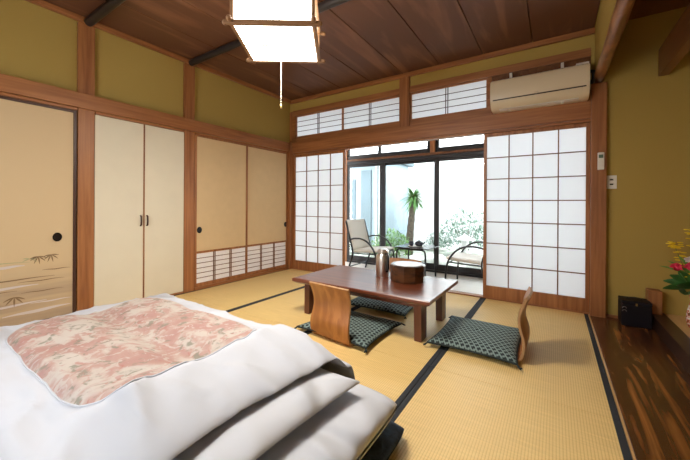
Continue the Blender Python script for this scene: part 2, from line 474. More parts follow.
# ceiling boards of main room, as one ceiling with board seams
m = MB()
seams = [-.12, .37, .82, 1.28, 1.735, 1.87, 2.33, 2.79, 3.255, 3.74]
seams = [-.03, .50, .965, 1.42, 1.88, 2.335, 2.795, 3.255, 3.741]
for a, b in zip(seams, seams[1:]):
    m.box(a+.004, b-.004, YB, .0, 2.612, 2.65, bev=.003)
m.box(-.03, 3.741, YB, .0, 2.64, 2.66)
struct(m.build('ceiling', 'ceil'), 'dark brown wooden board ceiling', 'ceiling')
m = MB(); m.box(3.80, 4.95, YB, .0, 2.612, 2.70)
struct(m.build('ceiling', 'ceil'), 'dark wooden ceiling over the alcove', 'ceiling')
n_trim = [2]
def trim(boxes, mat, label, cat, bev=.003):
    n_trim[0] += 1
    return struct(quick('trim_%d' % n_trim[0], boxes, mat, bev), label, cat)
trim([(.0, .035, YB, -.036, 2.565, 2.61)], 'cedar_y', 'wooden cornice strip along the left wall', 'cornice')
trim([(.0, 3.741, -.035, .0, 2.56, 2.61)], 'cedar_x', 'wooden cornice strip along the window wall', 'cornice')
# round dark ceiling rods
for k, y, lab in ((0, -2.59, 'round dark rod under the ceiling, nearer one by the lamp'), (1, -1.65, 'round dark rod under the ceiling behind the lamp')):
    n_trim[0] += 1
    m = MB(); m.cyl((.036, y, 2.575), (3.741, y, 2.575), .034, 20)
    struct(m.build('trim_%d' % n_trim[0], 'rod', smooth='auto'), lab, 'ceiling rod')
# left wall posts
def post(x0, x1, y0, y1, z0, z1, label):
    return trim([(x0, x1, y0, y1, z0, z1)], 'cedar_z', label, 'post', .005)
post(-.027, .012, -2.655, -2.535, 0, 2.565, 'wooden post between the painted door and the cream closet')
post(-.027, .012, -1.71, -1.592, 0, 2.565, 'wooden post between the cream closet and the sliding doors')
post(-.027, .045, -.06, .0, 0, 1.956, 'wooden corner post where the left wall meets the screens')
trim([(-.027, .012, -3.75, -3.60, 0, 2.565)], 'cedar_z', 'wooden post left of the painted sliding door', 'post')
# nageshi beams left (in front of posts) with groove strip
trim([(.013, .040, YB, -.086, 1.815, 1.945), (-.027, .022, YB, -3.755, 1.79, 1.812), (-.02, .020, -3.598, -2.66, 1.79, 1.812), (-.02, .020, -2.53, -1.715, 1.79, 1.812),(-.02, .020, -1.588, -.088, 1.79, 1.812)], 'cedar_y', 'long horizontal wooden beam above the left doors', 'lintel')
trim([(.056, 3.715, -.04, .0, 1.79, 1.955), (.046, 3.7155, -.03, .06, 1.765, 1.788)], 'cedar_x', 'long horizontal wooden lintel above the paper screens', 'lintel')
trim([(-.02, .02, -1.588, -.09, .0, .035)], 'cedar_y', 'wooden sill below the left sliding doors', 'sill')
trim([(-.02, .01, -3.598, -2.66, .0, .03)], 'cedar_y', 'wooden sill below the painted sliding door', 'sill')
trim([(-.02, .008, -2.53, -1.715, .0, .022)], 'cedar_y', 'wooden sill below the cream closet', 'sill')
trim([(.056, 3.715, .0, .09, -.05, .012)], 'cedar_x', 'wooden threshold track below the paper screens', 'threshold')
# right post
trim([(3.690, 3.7155, .037, .058, 0.013, 1.765), (.0, .075, .037, .058, .013, 1.765), (-.12, .055, .001, .058, -.14, 2.44)], 'cedar_z', 'thin wooden battens behind the outer edges of the paper screens', 'batten', 0)
m_post = post(3.716, 3.828, -.05, .06, 0, 2.097, 'wide wooden post between the right paper screen and the olive wall')
# ranma frame
trim([(.056, 3.715, -.01, .05, 1.957, 2.03), (.056, 3.715, -.02, .05, 2.362, 2.44), (.035, .10, -.01, .05, 1.957, 2.44),
      (2.842, 2.885, -.01, .05, 2.031, 2.361)], 'cedar_x', 'wooden frame around the high lattice windows', 'frame')
post(1.835, 1.968, -.03, .05, 1.957, 2.56, 'short wooden post between the two pairs of high lattice windows')
trim([(2.886, 3.715, .0, .04, 2.031, 2.361)], 'alder', 'brown wooden board behind the air conditioner', 'board')

# ------------------------------------------------------------------ shoji
def shoji(num, x0, x1, z0, z1, y, label, cols, rows, bottom, stile=.03, top=.035, cat='paper screen', kind='door'):
    cx = (x0+x1)/2; w = (x1-x0)/2
    r = thing('%s_%d' % (kind, num), label, cat, (cx, y, z0), 0, None, 'structure')
    h = z1-z0
    f = MB(); f.box(-w, -w+stile, -.015, .015, 0, h, bev=.002); f.box(w-stile, w, -.015, .015, 0, h, bev=.002)
    f.box(-w+stile, w-stile, -.015, .015, 0, bottom, bev=.002); f.box(-w+stile, w-stile, -.015, .015, h-top, h, bev=.002)
    f.build('frame', 'cedar_z', r)
    iw0, iw1, ih0, ih1 = -w+stile, w-stile, bottom, h-top
    k = MB()
    for i in range(1, cols):
        x = iw0+(iw1-iw0)*i/cols; k.box(x-.0052, x+.0052, -.008, .004, ih0, ih1)
    for i in range(1, rows):
        z = ih0+(ih1-ih0)*i/rows; k.box(iw0, iw1, -.0085, .0035, z-.0048, z+.0048)
    k.build('lattice', 'lattice_wood', r)
    p = MB(); p.box(iw0, iw1, .0045, .0055, ih0, ih1); p.build('paper', 'paper', r)
    return r
shoji(1, .0575, 1.008, .013, 1.763, .02, 'tall paper lattice screen left of the garden opening', 4, 7, .125)
shoji(2, 2.805, 3.7145, .013, 1.763, .02, 'tall paper lattice screen on the right beside the olive wall', 4, 7, .125)
def ranma(num, x0, x1, label):
    cx = (x0+x1)/2; w = (x1-x0)/2; z0, z1 = 2.032, 2.360; h = z1-z0
    r = thing('window_%d' % num, label, 'high lattice window', (cx, .02, z0), 0, None, 'structure')
    f = MB(); s = .014
    f.box(-w, -w+s, -.012, .012, 0, h); f.box(w-s, w, -.012, .012, 0, h); f.box(-w+s, w-s, -.012, .012, 0, s); f.box(-w+s, w-s, -.012, .012, h-s, h)
    f.build('window_frame', 'cedar_x', r)
    k = MB()
    for i in range(1, 4):
        z = s+(h-2*s)*i/4; k.box(-w+s, w-s, -.008, 0, z-.003, z+.003)
    for dx in (-.012, .012): k.box(dx-.004, dx+.004, -.0085, .0005, s, h-s)
    k.build('lattice', 'dark_brown', r)
    p = MB(); p.box(-w+s, w-s, .001, .002, s, h-s); p.build('paper', 'paper', r)
ranma(1, .101, .967, 'high paper lattice window in the far left corner')
ranma(2, .968, 1.834, 'high paper lattice window left of the short post')
ranma(3, 1.969, 2.841, 'high paper lattice window beside the air conditioner')

# ------------------------------------------------------------------ left wall doors (faces towards +x)
def brush(m, pts, w, mi, x=.0068):
    # tapering painted stroke on the paper, in (y,z)
    n = len(pts); L = []; R = []
    for i, (y, z) in enumerate(pts):
        a = pts[max(0, i-1)]; b = pts[min(n-1, i+1)]
        t = Vector((b[0]-a[0], b[1]-a[1])).normalized(); nn = Vector((-t.y, t.x))
        ww = w*(.12+.88*math.sin(PI*min(.97, max(.03, i/(n-1)))))
        L.append(m.bm.verts.new((x, y+nn.x*ww, z+nn.y*ww))); R.append(m.bm.verts.new((x, y-nn.x*ww, z-nn.y*ww)))
    for i in range(n-1):
        f = m.bm.faces.new((L[i], R[i], R[i+1], L[i+1])); f.material_index = mi
def hikite(r, y, z):
    m = MB()
    def ring(prof, mi):
        rings = []
        for rr, x in prof:
            rings.append([m.bm.verts.new((x, y+rr*.82*math.cos(a*2*PI/24), z+rr*math.sin(a*2*PI/24))) for a in range(24)])
        for A, B in zip(rings, rings[1:]):
            for k in range(24):
                f = m.bm.faces.new((A[k], A[(k+1) % 24], B[(k+1) % 24], B[k])); f.material_index = mi
        f = m.bm.faces.new(rings[-1]); f.material_index = mi
    ring([(.037, .0066), (.037, .011), (.030, .011), (.027, .0075), (.012, .0072)], 0)
    tag(m.build('finger_pull', 'black', r, smooth='auto'), 'round black finger pull')
def frame_rect(r, y0, y1, z0, z1, s, mat, x0=-.012, x1=.012, name='frame'):
    f = MB(); f.box(x0, x1, y0, y0+s, z0, z1, bev=.002); f.box(x0, x1, y1-s, y1, z0, z1, bev=.002)
    f.box(x0, x1, y0+s, y1-s, z0, z0+s, bev=.002); f.box(x0, x1, y0+s, y1-s, z1-s, z1, bev=.002)
    return f.build(name, mat, r)
# painted fusuma
r = thing('door_3', 'tan sliding door painted with mist bands and bamboo leaves, at the left edge', 'sliding door', (0, -3.13, .031), 0, None, 'structure')
h = 1.757
frame_rect(r, -.467, .467, 0, h, .022, 'dark_brown')
m = MB(); m.box(-.006, .006, -.445, .445, .022, h-.022)
S = lambda y, z: (y+3.13, z-.031)
for (ya, za, yb, zb, w, mi) in ((-3.40, .55, -2.948, .526, .004, 2), (-2.88, .452, -2.70, .449, .004, 1), (-3.35, .402, -2.80, .398, .005, 1), (-3.02, .374, -2.74, .371, .004, 1),
                               (-3.35, .32, -3.02, .315, .004, 1), (-3.0, .29, -2.745, .287, .004, 1), (-2.95, .198, -2.69, .193, .005, 3), (-3.3, .20, -2.85, .21, .008, 3), (-3.2, .50, -2.98, .505, .010, 3), (-3.1, .13, -2.7, .14, .012, 3), (-3.4, .34, -2.9, .345, .010, 3)):
    brush(m, [S(ya+(yb-ya)*t/10, za+(zb-za)*t/10+.002*math.sin(t)) for t in range(11)], w, mi)
def leaves(cy, cz, L, angs, w, mi):
    for a in angs:
        a = math.radians(a)
        brush(m, [S(cy+L*t/5*math.cos(a), cz+L*t/5*math.sin(a)-.012*(t/5)**2) for t in range(6)], w, mi)
leaves(-3.036, .27, .062, (-15, -42, -90, -138, -165), .0055, 1)
leaves(-2.902, .565, .05, (-5, -35, -80, -120, -160, -178), .0045, 1)
leaves(-2.825, .570, .05, (5, -30, -75, -115, -150, -178), .0045, 1)
leaves(-2.95, .552, .045, (10, -20, 160, 190), .004, 2)
m.build('painted_paper', ['painted', 'brush', 'brush_green', 'brush_pale'], r)
hikite(r, -2.787+3.13, .711-.031)
# closet doors
def closet(num, y0, y1, hy, label):
    cy = (y0+y1)/2; r = thing('door_%d' % num, label, 'closet door', (0, cy, .023), 0, None, 'structure')
    w = (y1-y0)/2
    m = MB(); m.box(-.012, .005, -w, w, 0, 1.765, bev=.002); m.build('panel', 'closet', r)
    f = MB(); s = .006 if hy > 0 else -.006
    f.box(-.012, .006, (w-.006) if hy > 0 else -w, w if hy > 0 else (-w+.006), 0, 1.765); 
    f.build('edge_strip', 'cedar_z', r)
    k = MB(); y = (w-.028) if hy > 0 else (-w+.028)
    k.tube([(.005, y, .75), (.020, y, .758), (.023, y, .80), (.020, y, .842), (.005, y, .85)], .008, 8)
    tag(k.build('handle', 'dark_brown', r, smooth=True), 'small dark brown vertical handle')
closet(4, -2.532, -2.124, 1, 'cream closet door nearer the painted sliding door')
closet(5, -2.121, -1.713, -1, 'cream closet door next to the two sliding doors')
# fusuma with lower lattice
def fusuma(num, y0, y1, hy, x, label):
    cy = (y0+y1)/2; w = (y1-y0)/2
    r = thing('door_%d' % num, label, 'sliding door', (x, cy, .036), 0, None, 'structure')
    H = 1.752; s = .030
    f = MB(); f.box(-.01, .01, -w, -w+s, 0, H, bev=.002); f.box(-.01, .01, w-s, w, 0, H, bev=.002)
    f.box(-.01, .01, -w+s, w-s, H-.016, H, bev=.002); f.box(-.01, .01, -w+s, w-s, 0, .04, bev=.002)
    f.box(-.01, .01, -w+s, w-s, .385, .41, bev=.002)
    f.build('frame', 'cedar_z', r)
    p = MB(); p.box(-.006, .0055, -w+s, w-s, .41, H-.016); p.build('panel', 'sliding_paper', r)
    k = MB(); iw = w-s
    for i in (1, 2):
        yy = -iw+2*iw*i/3
        for d in (-.010, .010): k.box(.0, .0075, yy+d-.004, yy+d+.004, .04, .385)
    for i in range(1, 6):
        z = .04+.345*i/6; k.box(.0, .007, -iw, iw, z-.003, z+.003)
    k.build('lattice', 'lattice_wood', r)
    q = MB(); q.box(-.004, -.001, -iw, iw, .04, .385); q.build('lower_paper', 'lower_paper', r)
    hikite(r, hy-cy, .692-.036)
fusuma(6, -1.590, -.835, -1.527, .000, 'tan sliding door with lower lattice, beside the cream closet')
fusuma(7, -.860, -.062, -.105, -.012, 'tan sliding door with lower lattice, in the far left corner')

# ------------------------------------------------------------------ alcove side
n_trim[0] += 1
m = MB(); pth = []; rr = []
for i in range(30):
    t = i/29; pth.append((3.770+.003*math.sin(t*9), -.002+(YB+.002)*t, 2.142+.003*math.sin(t*7+1))); rr.append(.042+.0018*math.sin(t*31)+.001*math.sin(t*83))
m.tube(pth, rr, 20)
struct(m.build('trim_%d' % n_trim[0], 'log', smooth=True), 'round polished log beam below the hanging wall', 'log beam')
trim([(4.163, 4.225, YB, -.002, 2.08, 2.305)], 'alder', 'deep dark beam hanging over the alcove edge', 'beam', .004)
trim([(3.83, 4.10, -.012, -.0005, .004, .03)], 'cedar_x', 'low wooden strip at the foot of the olive wall', 'skirting')
# wooden block
m = MB(); m.box(4.092, 4.178, -.10, -.002, .109, .302, bev=.004)
tag(m.build('wooden_block', 'cedar_z'), 'upright wooden block on the dark beam against the olive wall', 'wooden block')
# black box
t = thing('black_case', 'small black case standing on the dark board by the olive wall', 'case', (4.006, -.11, .0045), 0)
m = MB(); m.box(-.095, .095, -.085, .085, 0, .18, bev=.008); m.build('body', 'black_box', t)
m = MB(); m.box(-.096, .096, -.086, .086, .1805, .210, bev=.008); m.build('lid', 'black_box', t)
m = MB(); m.box(-.006, .006, -.091, -.0865, .175, .195, bev=.001); tag(m.build('latch', 'brass', t), 'small brass latch')
m = MB(); m.tube([(-.05, -.0, .209), (-.04, 0, .222), (0, 0, .227), (.04, 0, .222), (.05, 0, .209)], .004, 8); m.build('handle', 'black_metal', t, smooth=True)
for z in (.12, .145):
    m = MB(); m.tube([(-.075+.013*math.cos(a*PI/6), -.0865, z+.013*math.sin(a*PI/6)) for a in range(7)], .0018, 6)
    tag(m.build('ring', 'steel', t, smooth=True), 'small metal ring')
# wall remote
t = thing('wall_remote', 'white remote control with small green display on the wide post', 'remote control', (3.785, -.0505, 1.315), 0)
m = MB(); m.box(-.023, .023, -.020, 0, 0, .155, bev=.005); m.build('body', 'white_plastic', t)
m = MB(); m.box(-.016, .016, -.0215, -.0195, .105, .135); m.build('display', 'lcd', t)
for z in (.05, .075):
    for x in (-.009, .009):
        m = MB(); m.box(x-.005, x+.005, -.0225, -.0195, z, z+.01, bev=.001); m.build('button', 'white_plastic', t)
t = thing('wall_outlet', 'white wall outlet plate with two dark sockets on the olive wall', 'wall outlet', (3.865, -.0005, 1.148), 0)
m = MB(); m.box(-.036, .036, -.008, 0, 0, .118, bev=.003); m.build('plate', 'white_plastic', t)
for z in (.034, .074):
    m = MB(); m.box(-.012, .012, -.0095, -.007, z, z+.012); m.build('socket', 'black', t)

# ------------------------------------------------------------------ air conditioner
t = thing('air_conditioner', 'cream wall air conditioner above the right paper screen', 'air conditioner', (3.298, -.045, 1.950), 0)
def ac_prof(off=0):
    pts = []
    raw = [(0, 0), (-.10, 0), (-.145, .012), (-.175, .045), (-.19, .09), (-.196, .17), (-.196, .235), (-.185, .27), (-.16, .285), (0, .285)]
    return raw
m = MB(); m.prism(ac_prof(), -.395, .395, 'x'); 
ed = [e for e in m.bm.edges if abs(e.verts[0].co.x-e.verts[1].co.x) < 1e-5]
bmesh.ops.bevel(m.bm, geom=ed, offset=.006, segments=2, affect='EDGES')
m.build('body', 'cream_plastic', t, smooth='auto')
m = MB(); m.box(-.37, .37, -.1955, -.186, .078, .083); m.box(-.37, .37, -.1975, -.186, .083, .086); m.build('seam_line', 'seam', t)
m = MB(); m.box(-.32, .32, -.14, -.06, -.003, .004, bev=.001); m.build('outlet_louver', 'white_plastic', t)
m = MB(); m.sphere((0, -.195, .092), .012, 10, (1.6, .4, .8)); m.build('badge', 'cream_plastic', t, smooth=True)
for x in (-.23, .20):
    m = MB(); m.box(x-.012, x+.012, -.03, .02, .286, .385, bev=.002); m.build('wall_strap', 'white_plastic', t)
    m = MB(); m.cyl((x, -.09, -.016), (x, -.09, 0), .013, 12); m.build('foot_pad', 'white_plastic', t, smooth='auto')
m = MB(); m.box(.30, .395, -.10, .03, .2865, .325, bev=.006); m.build('pipe_cover', 'white_plastic', t)
m = MB(); m.tube([(.396, -.07, .24), (.425, -.075, .235), (.432, -.07, .20), (.43, -.055, .165), (.415, -.03, .15)], .017, 10)
tag(m.build('drain_hose', 'black_metal', t, smooth=True), 'short black hose at the right end')

# ------------------------------------------------------------------ pendant lamp
LZ = 1.985
t = thing('pendant_lamp', 'square paper and wood pendant lamp hanging lit from the ceiling', 'pendant lamp', (2.0, -2.23, LZ), math.radians(34.8))
H = .218
m = MB(); m.box(-H, H, -H, H, .004, .008); m.build('bottom_diffuser', 'shade', t)
m = MB()
for s in (-1, 1):
    a, b = sorted((s*(H-.002), s*H)); m.box(a, b, -H, H, .03, .20); m.box(-H, H, a, b, .03, .20)
m.build('paper_side', 'shade', t)
for z, nm in ((.012, 'lower_rail'), (.205, 'upper_rail')):
    for s in (-1, 1):
        for ax in (0, 1):
            p = s*(H+.012)
            e = H+.045
            m = MB(); zz = z+.006*ax
            if ax == 0: m.box(-e, e, p-.013, p+.011, zz-.012, zz+.012, bev=.003); ends = ((-e, p), (e, p))
            else: m.box(p-.012, p+.012, -e, e, zz-.011, zz+.011, bev=.003); ends = ((p, -e), (p, e))
            for (x, y) in ends: m.sphere((x, y, zz), .0155, 10)
            m.build(nm, 'lampwood', t, smooth='auto')
for sx in (-1, 1):
    for sy in (-1, 1):
        m = MB(); m.box(sx*(H+.008)-.009, sx*(H+.008)+.009, sy*(H+.008)-.009, sy*(H+.008)+.009, .025, .20, bev=.002); m.build('corner_bar', 'lampwood', t)
m = MB(); 
for x in (-.035, 0, .035): m.box(x-.002, x+.002, -H-.004, -H, .03, .20)
m.build('side_muntin', 'lampwood', t)
for xa, xb in ((-H, -H+.15), (H-.15, H)):
    m = MB(); m.box(xa, xb, -.004, .004, .0, .0045); m.build('bottom_muntin', 'lampwood', t)
m = MB(); m.box(-H, H, -.02, .02, .2185, .226); m.build('top_bar', 'lampwood', t)
m = MB(); m.cyl((0, 0, .227), (0, 0, .585), .006, 8); m.cyl((0, 0, .585), (0, 0, .626), .06, 20, .05); m.build('hanging_cord', 'white_plastic', t, smooth='auto')
m = MB(); m.cyl((.0, .05, .004), (.0, .05, -.35), .0014, 6); m.build('pull_cord', 'white_plastic', t)
m = MB(); m.lathe([(0, -.38), (.006, -.377), (.007, -.365), (.003, -.351), (0, -.350)], (.0, .05, 0), 12); tag(m.build('pull_knob', 'brass', t, smooth=True), 'small cord knob')

# ------------------------------------------------------------------ low table
t = thing('low_table', 'low reddish-brown lacquered table in the middle of the tatami', 'low table', (2.095, -1.155, 0.002))
TX0, TX1, TY0, TY1 = 1.478-2.095, 2.738-2.095, -1.545+1.155, -.785+1.155
m = MB()
prof = [(0, 0), (.018, .0)]
rings = []
for ins, z in ((.030, .284), (.004, .300), (0, .306), (0, .325), (.004, .330), (.012, .3315)):
    rings.append([m.bm.verts.new(v) for v in ((TX0+ins, TY0+ins, z), (TX1-ins, TY0+ins, z), (TX1-ins, TY1-ins, z), (TX0+ins, TY1-ins, z))])
for A, B in zip(rings, rings[1:]):
    for k in range(4): m.bm.faces.new((A[k], A[(k+1) % 4], B[(k+1) % 4], B[k]))
m.bm.faces.new(rings[0][::-1]); m.bm.faces.new(rings[-1])
m.build('tabletop', 'tabletop_y', t)
m = MB(); m.box(TX0+.12, TX1-.12, TY0+.12, TY0+.14, .235, .284, bev=.002); m.box(TX0+.12, TX1-.12, TY1-.14, TY1-.12, .235, .284, bev=.002)
m.build('apron', 'rosewood_z', t)
for sx in (-1, 1):
    for sy in (-1, 1):
        x = (TX1-.09 if sx > 0 else TX0+.07); y = (TY1-.05 if sy > 0 else TY0+.09)
        xa, xb = sorted((x+sx*0, x-sx*.058)); ya, yb = sorted((y, y-sy*.115))
        m = MB(); m.prism([(xa+.006*(sx > 0), 0), (xb-.006*(sx < 0), 0), (xb, .286), (xa, .286)], ya, yb, 'y')
        m.build('leg', 'rosewood_z', t)

# ------------------------------------------------------------------ things on the low table
t = thing('tea_box', 'round dark wooden tea box with pale lid on the low table', 'tea box', (2.375, -1.045, .334), math.radians(10))
N = 10; R = .150
def poly(R, z): return [(R*math.cos((k+.5)*2*PI/N), R*math.sin((k+.5)*2*PI/N), z) for k in range(N)]
def stack(name, levels, mat, lab=None):
    m = MB(); rings = [[m.bm.verts.new(v) for v in poly(R_, z)] for R_, z in levels]
    for A, B in zip(rings, rings[1:]):
        for k in range(N): m.bm.faces.new((A[k], A[(k+1) % N], B[(k+1) % N], B[k]))
    m.bm.faces.new(rings[0][::-1]); m.bm.faces.new(rings[-1]); o = m.build(name, mat, t)
    if lab: tag(o, lab)
stack('box_body', [(R*.96, 0), (R, .008), (R, .095)], 'teawood')
stack('box_lid', [(R+.004, .096), (R+.004, .138), (R-.004, .145), (R-.026, .142)], 'teawood')
stack('lid_panel', [(R-.032, .1425), (R-.035, .145)], M['white_ceramic'], 'pale shiny disc of the lid')
t = thing('thermos_jug', 'shiny steel thermos jug left of the tea box on the low table', 'thermos', (2.115, -1.01, .334), math.radians(150))
m = MB(); m.lathe([(0, 0), (.060, 0), (.063, .006), (.063, .175), (.060, .19), (.050, .205), (.045, .212), (0, .212)], seg=32); m.build('jug_body', 'steel', t, smooth='auto')
m = MB(); m.lathe([(0, .2125), (.046, .213), (.054, .218), (.054, .236), (.040, .252), (.0, .256)], seg=32); m.build('lid', 'steel', t, smooth='auto')
m = MB(); m.tube([(-.040, 0, .21), (-.075, 0, .212), (-.088, 0, .19), (-.088, 0, .08), (-.078, 0, .055), (-.054, 0, .05)], .010, 10); tag(m.build('handle', 'black', t, smooth=True), 'black side handle')
m = MB(); m.tube([(.035, 0, .195), (.060, 0, .212), (.072, 0, .222)], [.016, .012, .008], 10); m.build('spout', 'steel', t, smooth=True)

# ------------------------------------------------------------------ floor cushions and legless chairs
def cushion_parts(r, a=.285, b=.265, seed=0):
    def P(u, v, top):
        uu = math.sin((u-.5)*PI*.98); vv = math.sin((v-.5)*PI*.98)
        pin = 1-.075*(1-abs(vv)**2.2)*abs(uu)**3
        pin2 = 1-.075*(1-abs(uu)**2.2)*abs(vv)**3
        x = a*uu*pin; y = b*vv*pin2
        e = max(abs(uu), abs(vv)); g = max(0, 1-e**4)**.55*(1-.35*(abs(uu)*abs(vv))**2)
        tuft = .010*math.exp(-((uu)**2+(vv)**2)/.015)
        nz = .004*noise.noise(Vector((x*9+seed, y*9, seed)))
        z = .026+(.036*g-tuft*1.2+nz*g if top else -.0225*g)
        return (x, y, z)
    m = MB(); m.grid(lambda u, v: P(u, v, True), 36, 36); m.grid(lambda u, v: P(u, v, False), 36, 36, flip=True)
    bmesh.ops.remove_doubles(m.bm, verts=m.bm.verts, dist=.0004)
    m.build('cushion_body', 'zabuton', r, smooth=True)
    m = MB(); pts = []
    for s in range(4):
        for i in range(30):
            q = i/30; u, v = [(q, 0), (1, q), (1-q, 1), (0, 1-q)][s]; pts.append(P(u, v, True))
    pts = [(x*1.005, y*1.005, .024) for x, y, z in pts]
    m.tube(pts, .0065, 6, closed=True); m.build('piping', 'zabuton_edge', r, smooth=True)
    for sx in (-1, 1):
        for sy in (-1, 1):
            m = MB(); x, y = sx*a, sy*b
            m.tube([(x, y, .024), (x+sx*.012, y+sy*.012, .012), (x+sx*.02, y+sy*.022, .006)], [.004, .006, .004], 6)
            m.tube([(x, y, .022), (x+sx*.006, y+sy*.02, .008), (x+sx*.004, y+sy*.03, .006)], [.004, .005, .003], 6)
            m.build('corner_tassel', 'zabuton_edge', r, smooth=True)
c1 = thing('floor_cushion', 'dark green patterned floor cushion on the bedding side of the table', 'floor cushion', (2.095, -1.535, .0125), math.radians(-2), 'patterned floor cushions round the low table')
cushion_parts(c1, .315, .275)
c2 = copy_tree(c1); c2.location = (2.05, -.82, .0125); c2.rotation_euler.z = math.radians(1)
c2['label'] = 'dark green patterned floor cushion on the window side of the table, mostly in its shade'
c3 = copy_tree(c1); c3.location = (2.985, -1.185, .0125); c3.rotation_euler.z = math.radians(90)
c3['label'] = 'dark green patterned floor cushion at the right end of the table'

def zaisu(r, w=.185):
    # side profile, sitter faces +x ; back is towards -x. list of (x, z)
    raw = [(.235, .004), (.10, .003), (-.04, .003), (-.075, .006), (-.100, .020), (-.116, .05), (-.124, .10), (-.119, .15), (-.105, .20), (-.096, .245),
           (-.097, .29), (-.107, .335), (-.124, .38), (-.136, .408)]
    # smooth with catmull-rom
    pts = []
    for i in range(len(raw)-1):
        p0 = raw[max(i-1, 0)]; p1 = raw[i]; p2 = raw[i+1]; p3 = raw[min(i+2, len(raw)-1)]
        for k in range(4):
            t = k/4
            pts.append(tuple(.5*((2*p1[j])+(-p0[j]+p2[j])*t+(2*p0[j]-5*p1[j]+4*p2[j]-p3[j])*t*t+(-p0[j]+3*p1[j]-3*p2[j]+p3[j])*t**3) for j in (0, 1)))
    pts.append(raw[-1]); n = len(pts); th = .0075
    def width(i):
        z = pts[i][1]
        if pts[i][0] > -.05: return w*.93
        return w*(1.0 - .06*math.exp(-((z-.24)/.09)**2) + .03*(z > .33)*(z-.33)/.08)
    m = MB()
    NW = 8
    def V(i, j, side):
        x, z = pts[i]; a = pts[max(0, i-1)]; b = pts[min(n-1, i+1)]
        t = Vector((b[0]-a[0], b[1]-a[1])).normalized(); nn = Vector((-t.y, t.x))
        y = (j/NW*2-1)*width(i)
        dish = -.018*(1-(j/NW*2-1)**2)*max(0, min(1, (z-.05)/.1))
        top = .0 if i < n-1 else 0
        zt = .006*(1-(j/NW*2-1)**2)*max(0, (z-.36)/.05)
        return (x+nn.x*th*side+dish, y, max(.0005, z+nn.y*th*side+zt+(.0055 if z < .02 else 0)))
    A = [[m.bm.verts.new(V(i, j, -1)) for j in range(NW+1)] for i in range(n)]
    B = [[m.bm.verts.new(V(i, j, 1)) for j in range(NW+1)] for i in range(n)]
    for i in range(n-1):
        for j in range(NW):
            m.bm.faces.new((A[i][j], A[i][j+1], A[i+1][j+1], A[i+1][j])); m.bm.faces.new((B[i][j], B[i+1][j], B[i+1][j+1], B[i][j+1]))
        for j in (0, NW):
            f = m.bm.faces.new((A[i][j], A[i+1][j], B[i+1][j], B[i][j])); f.material_index = 1
    for i in (0, n-1):
        for j in range(NW):
            f = m.bm.faces.new((A[i][j], B[i][j], B[i][j+1], A[i][j+1])); f.material_index = 1
    return m.build('bent_plywood', ['ply', 'ply_edge'], r, smooth='auto')
z1 = thing('legless_chair', 'bent plywood legless chair with its back to the bedding', 'legless floor chair', (2.10, -1.69, 0.0), math.radians(90-6), 'bent plywood legless chairs round the low table')
zaisu(z1)
z2 = copy_tree(z1); z2.location = (2.10, -.60, 0.0); z2.rotation_euler.z = math.radians(-90)
z2['label'] = 'bent plywood legless chair behind the low table, only its top edge showing'
z3 = copy_tree(z1); z3.location = (3.165, -1.215, 0.0); z3.rotation_euler.z = math.radians(180)
z3['label'] = 'bent plywood legless chair seen edge-on at the right end of the table'

# ------------------------------------------------------------------ engawa armchairs (sitter faces +x)
def smooth_path(raw, k=5):
    pts = []
    for i in range(len(raw)-1):
        p0 = raw[max(i-1, 0)]; p1 = raw[i]; p2 = raw[i+1]; p3 = raw[min(i+2, len(raw)-1)]
        for q in range(k):
            t = q/k
            pts.append(tuple(.5*((2*p1[j])+(-p0[j]+p2[j])*t+(2*p0[j]-5*p1[j]+4*p2[j]-p3[j])*t*t+(-p0[j]+3*p1[j]-3*p2[j]+p3[j])*t**3) for j in range(3)))
    pts.append(raw[-1]); return pts
def slab(name, p0, p1, th, w, mat, r, bow=.012):
    # padded slab between two (x,z) points with rounded edges
    def f(u, v, s):
        a = math.sin((u-.5)*PI*.98); b = math.sin((v-.5)*PI*.98)
        x = p0[0]+(p1[0]-p0[0])*(a+1)/2; z = p0[1]+(p1[1]-p0[1])*(a+1)/2
        t = Vector((p1[0]-p0[0], p1[1]-p0[1])).normalized(); nn = Vector((-t.y, t.x))
        g = (max(0, 1-a**8)*max(0, 1-b**8))**.5
        return (x+nn.x*s*th*.5*g, b*w, z+nn.y*s*th*.5*g)
    m = MB(); m.grid(lambda u, v: f(u, v, 1), 20, 16); m.grid(lambda u, v: f(u, v, -1), 20, 16, flip=True)
    bmesh.ops.remove_doubles(m.bm, verts=m.bm.verts, dist=.0004)
    return m.build(name, mat, r, smooth=True)
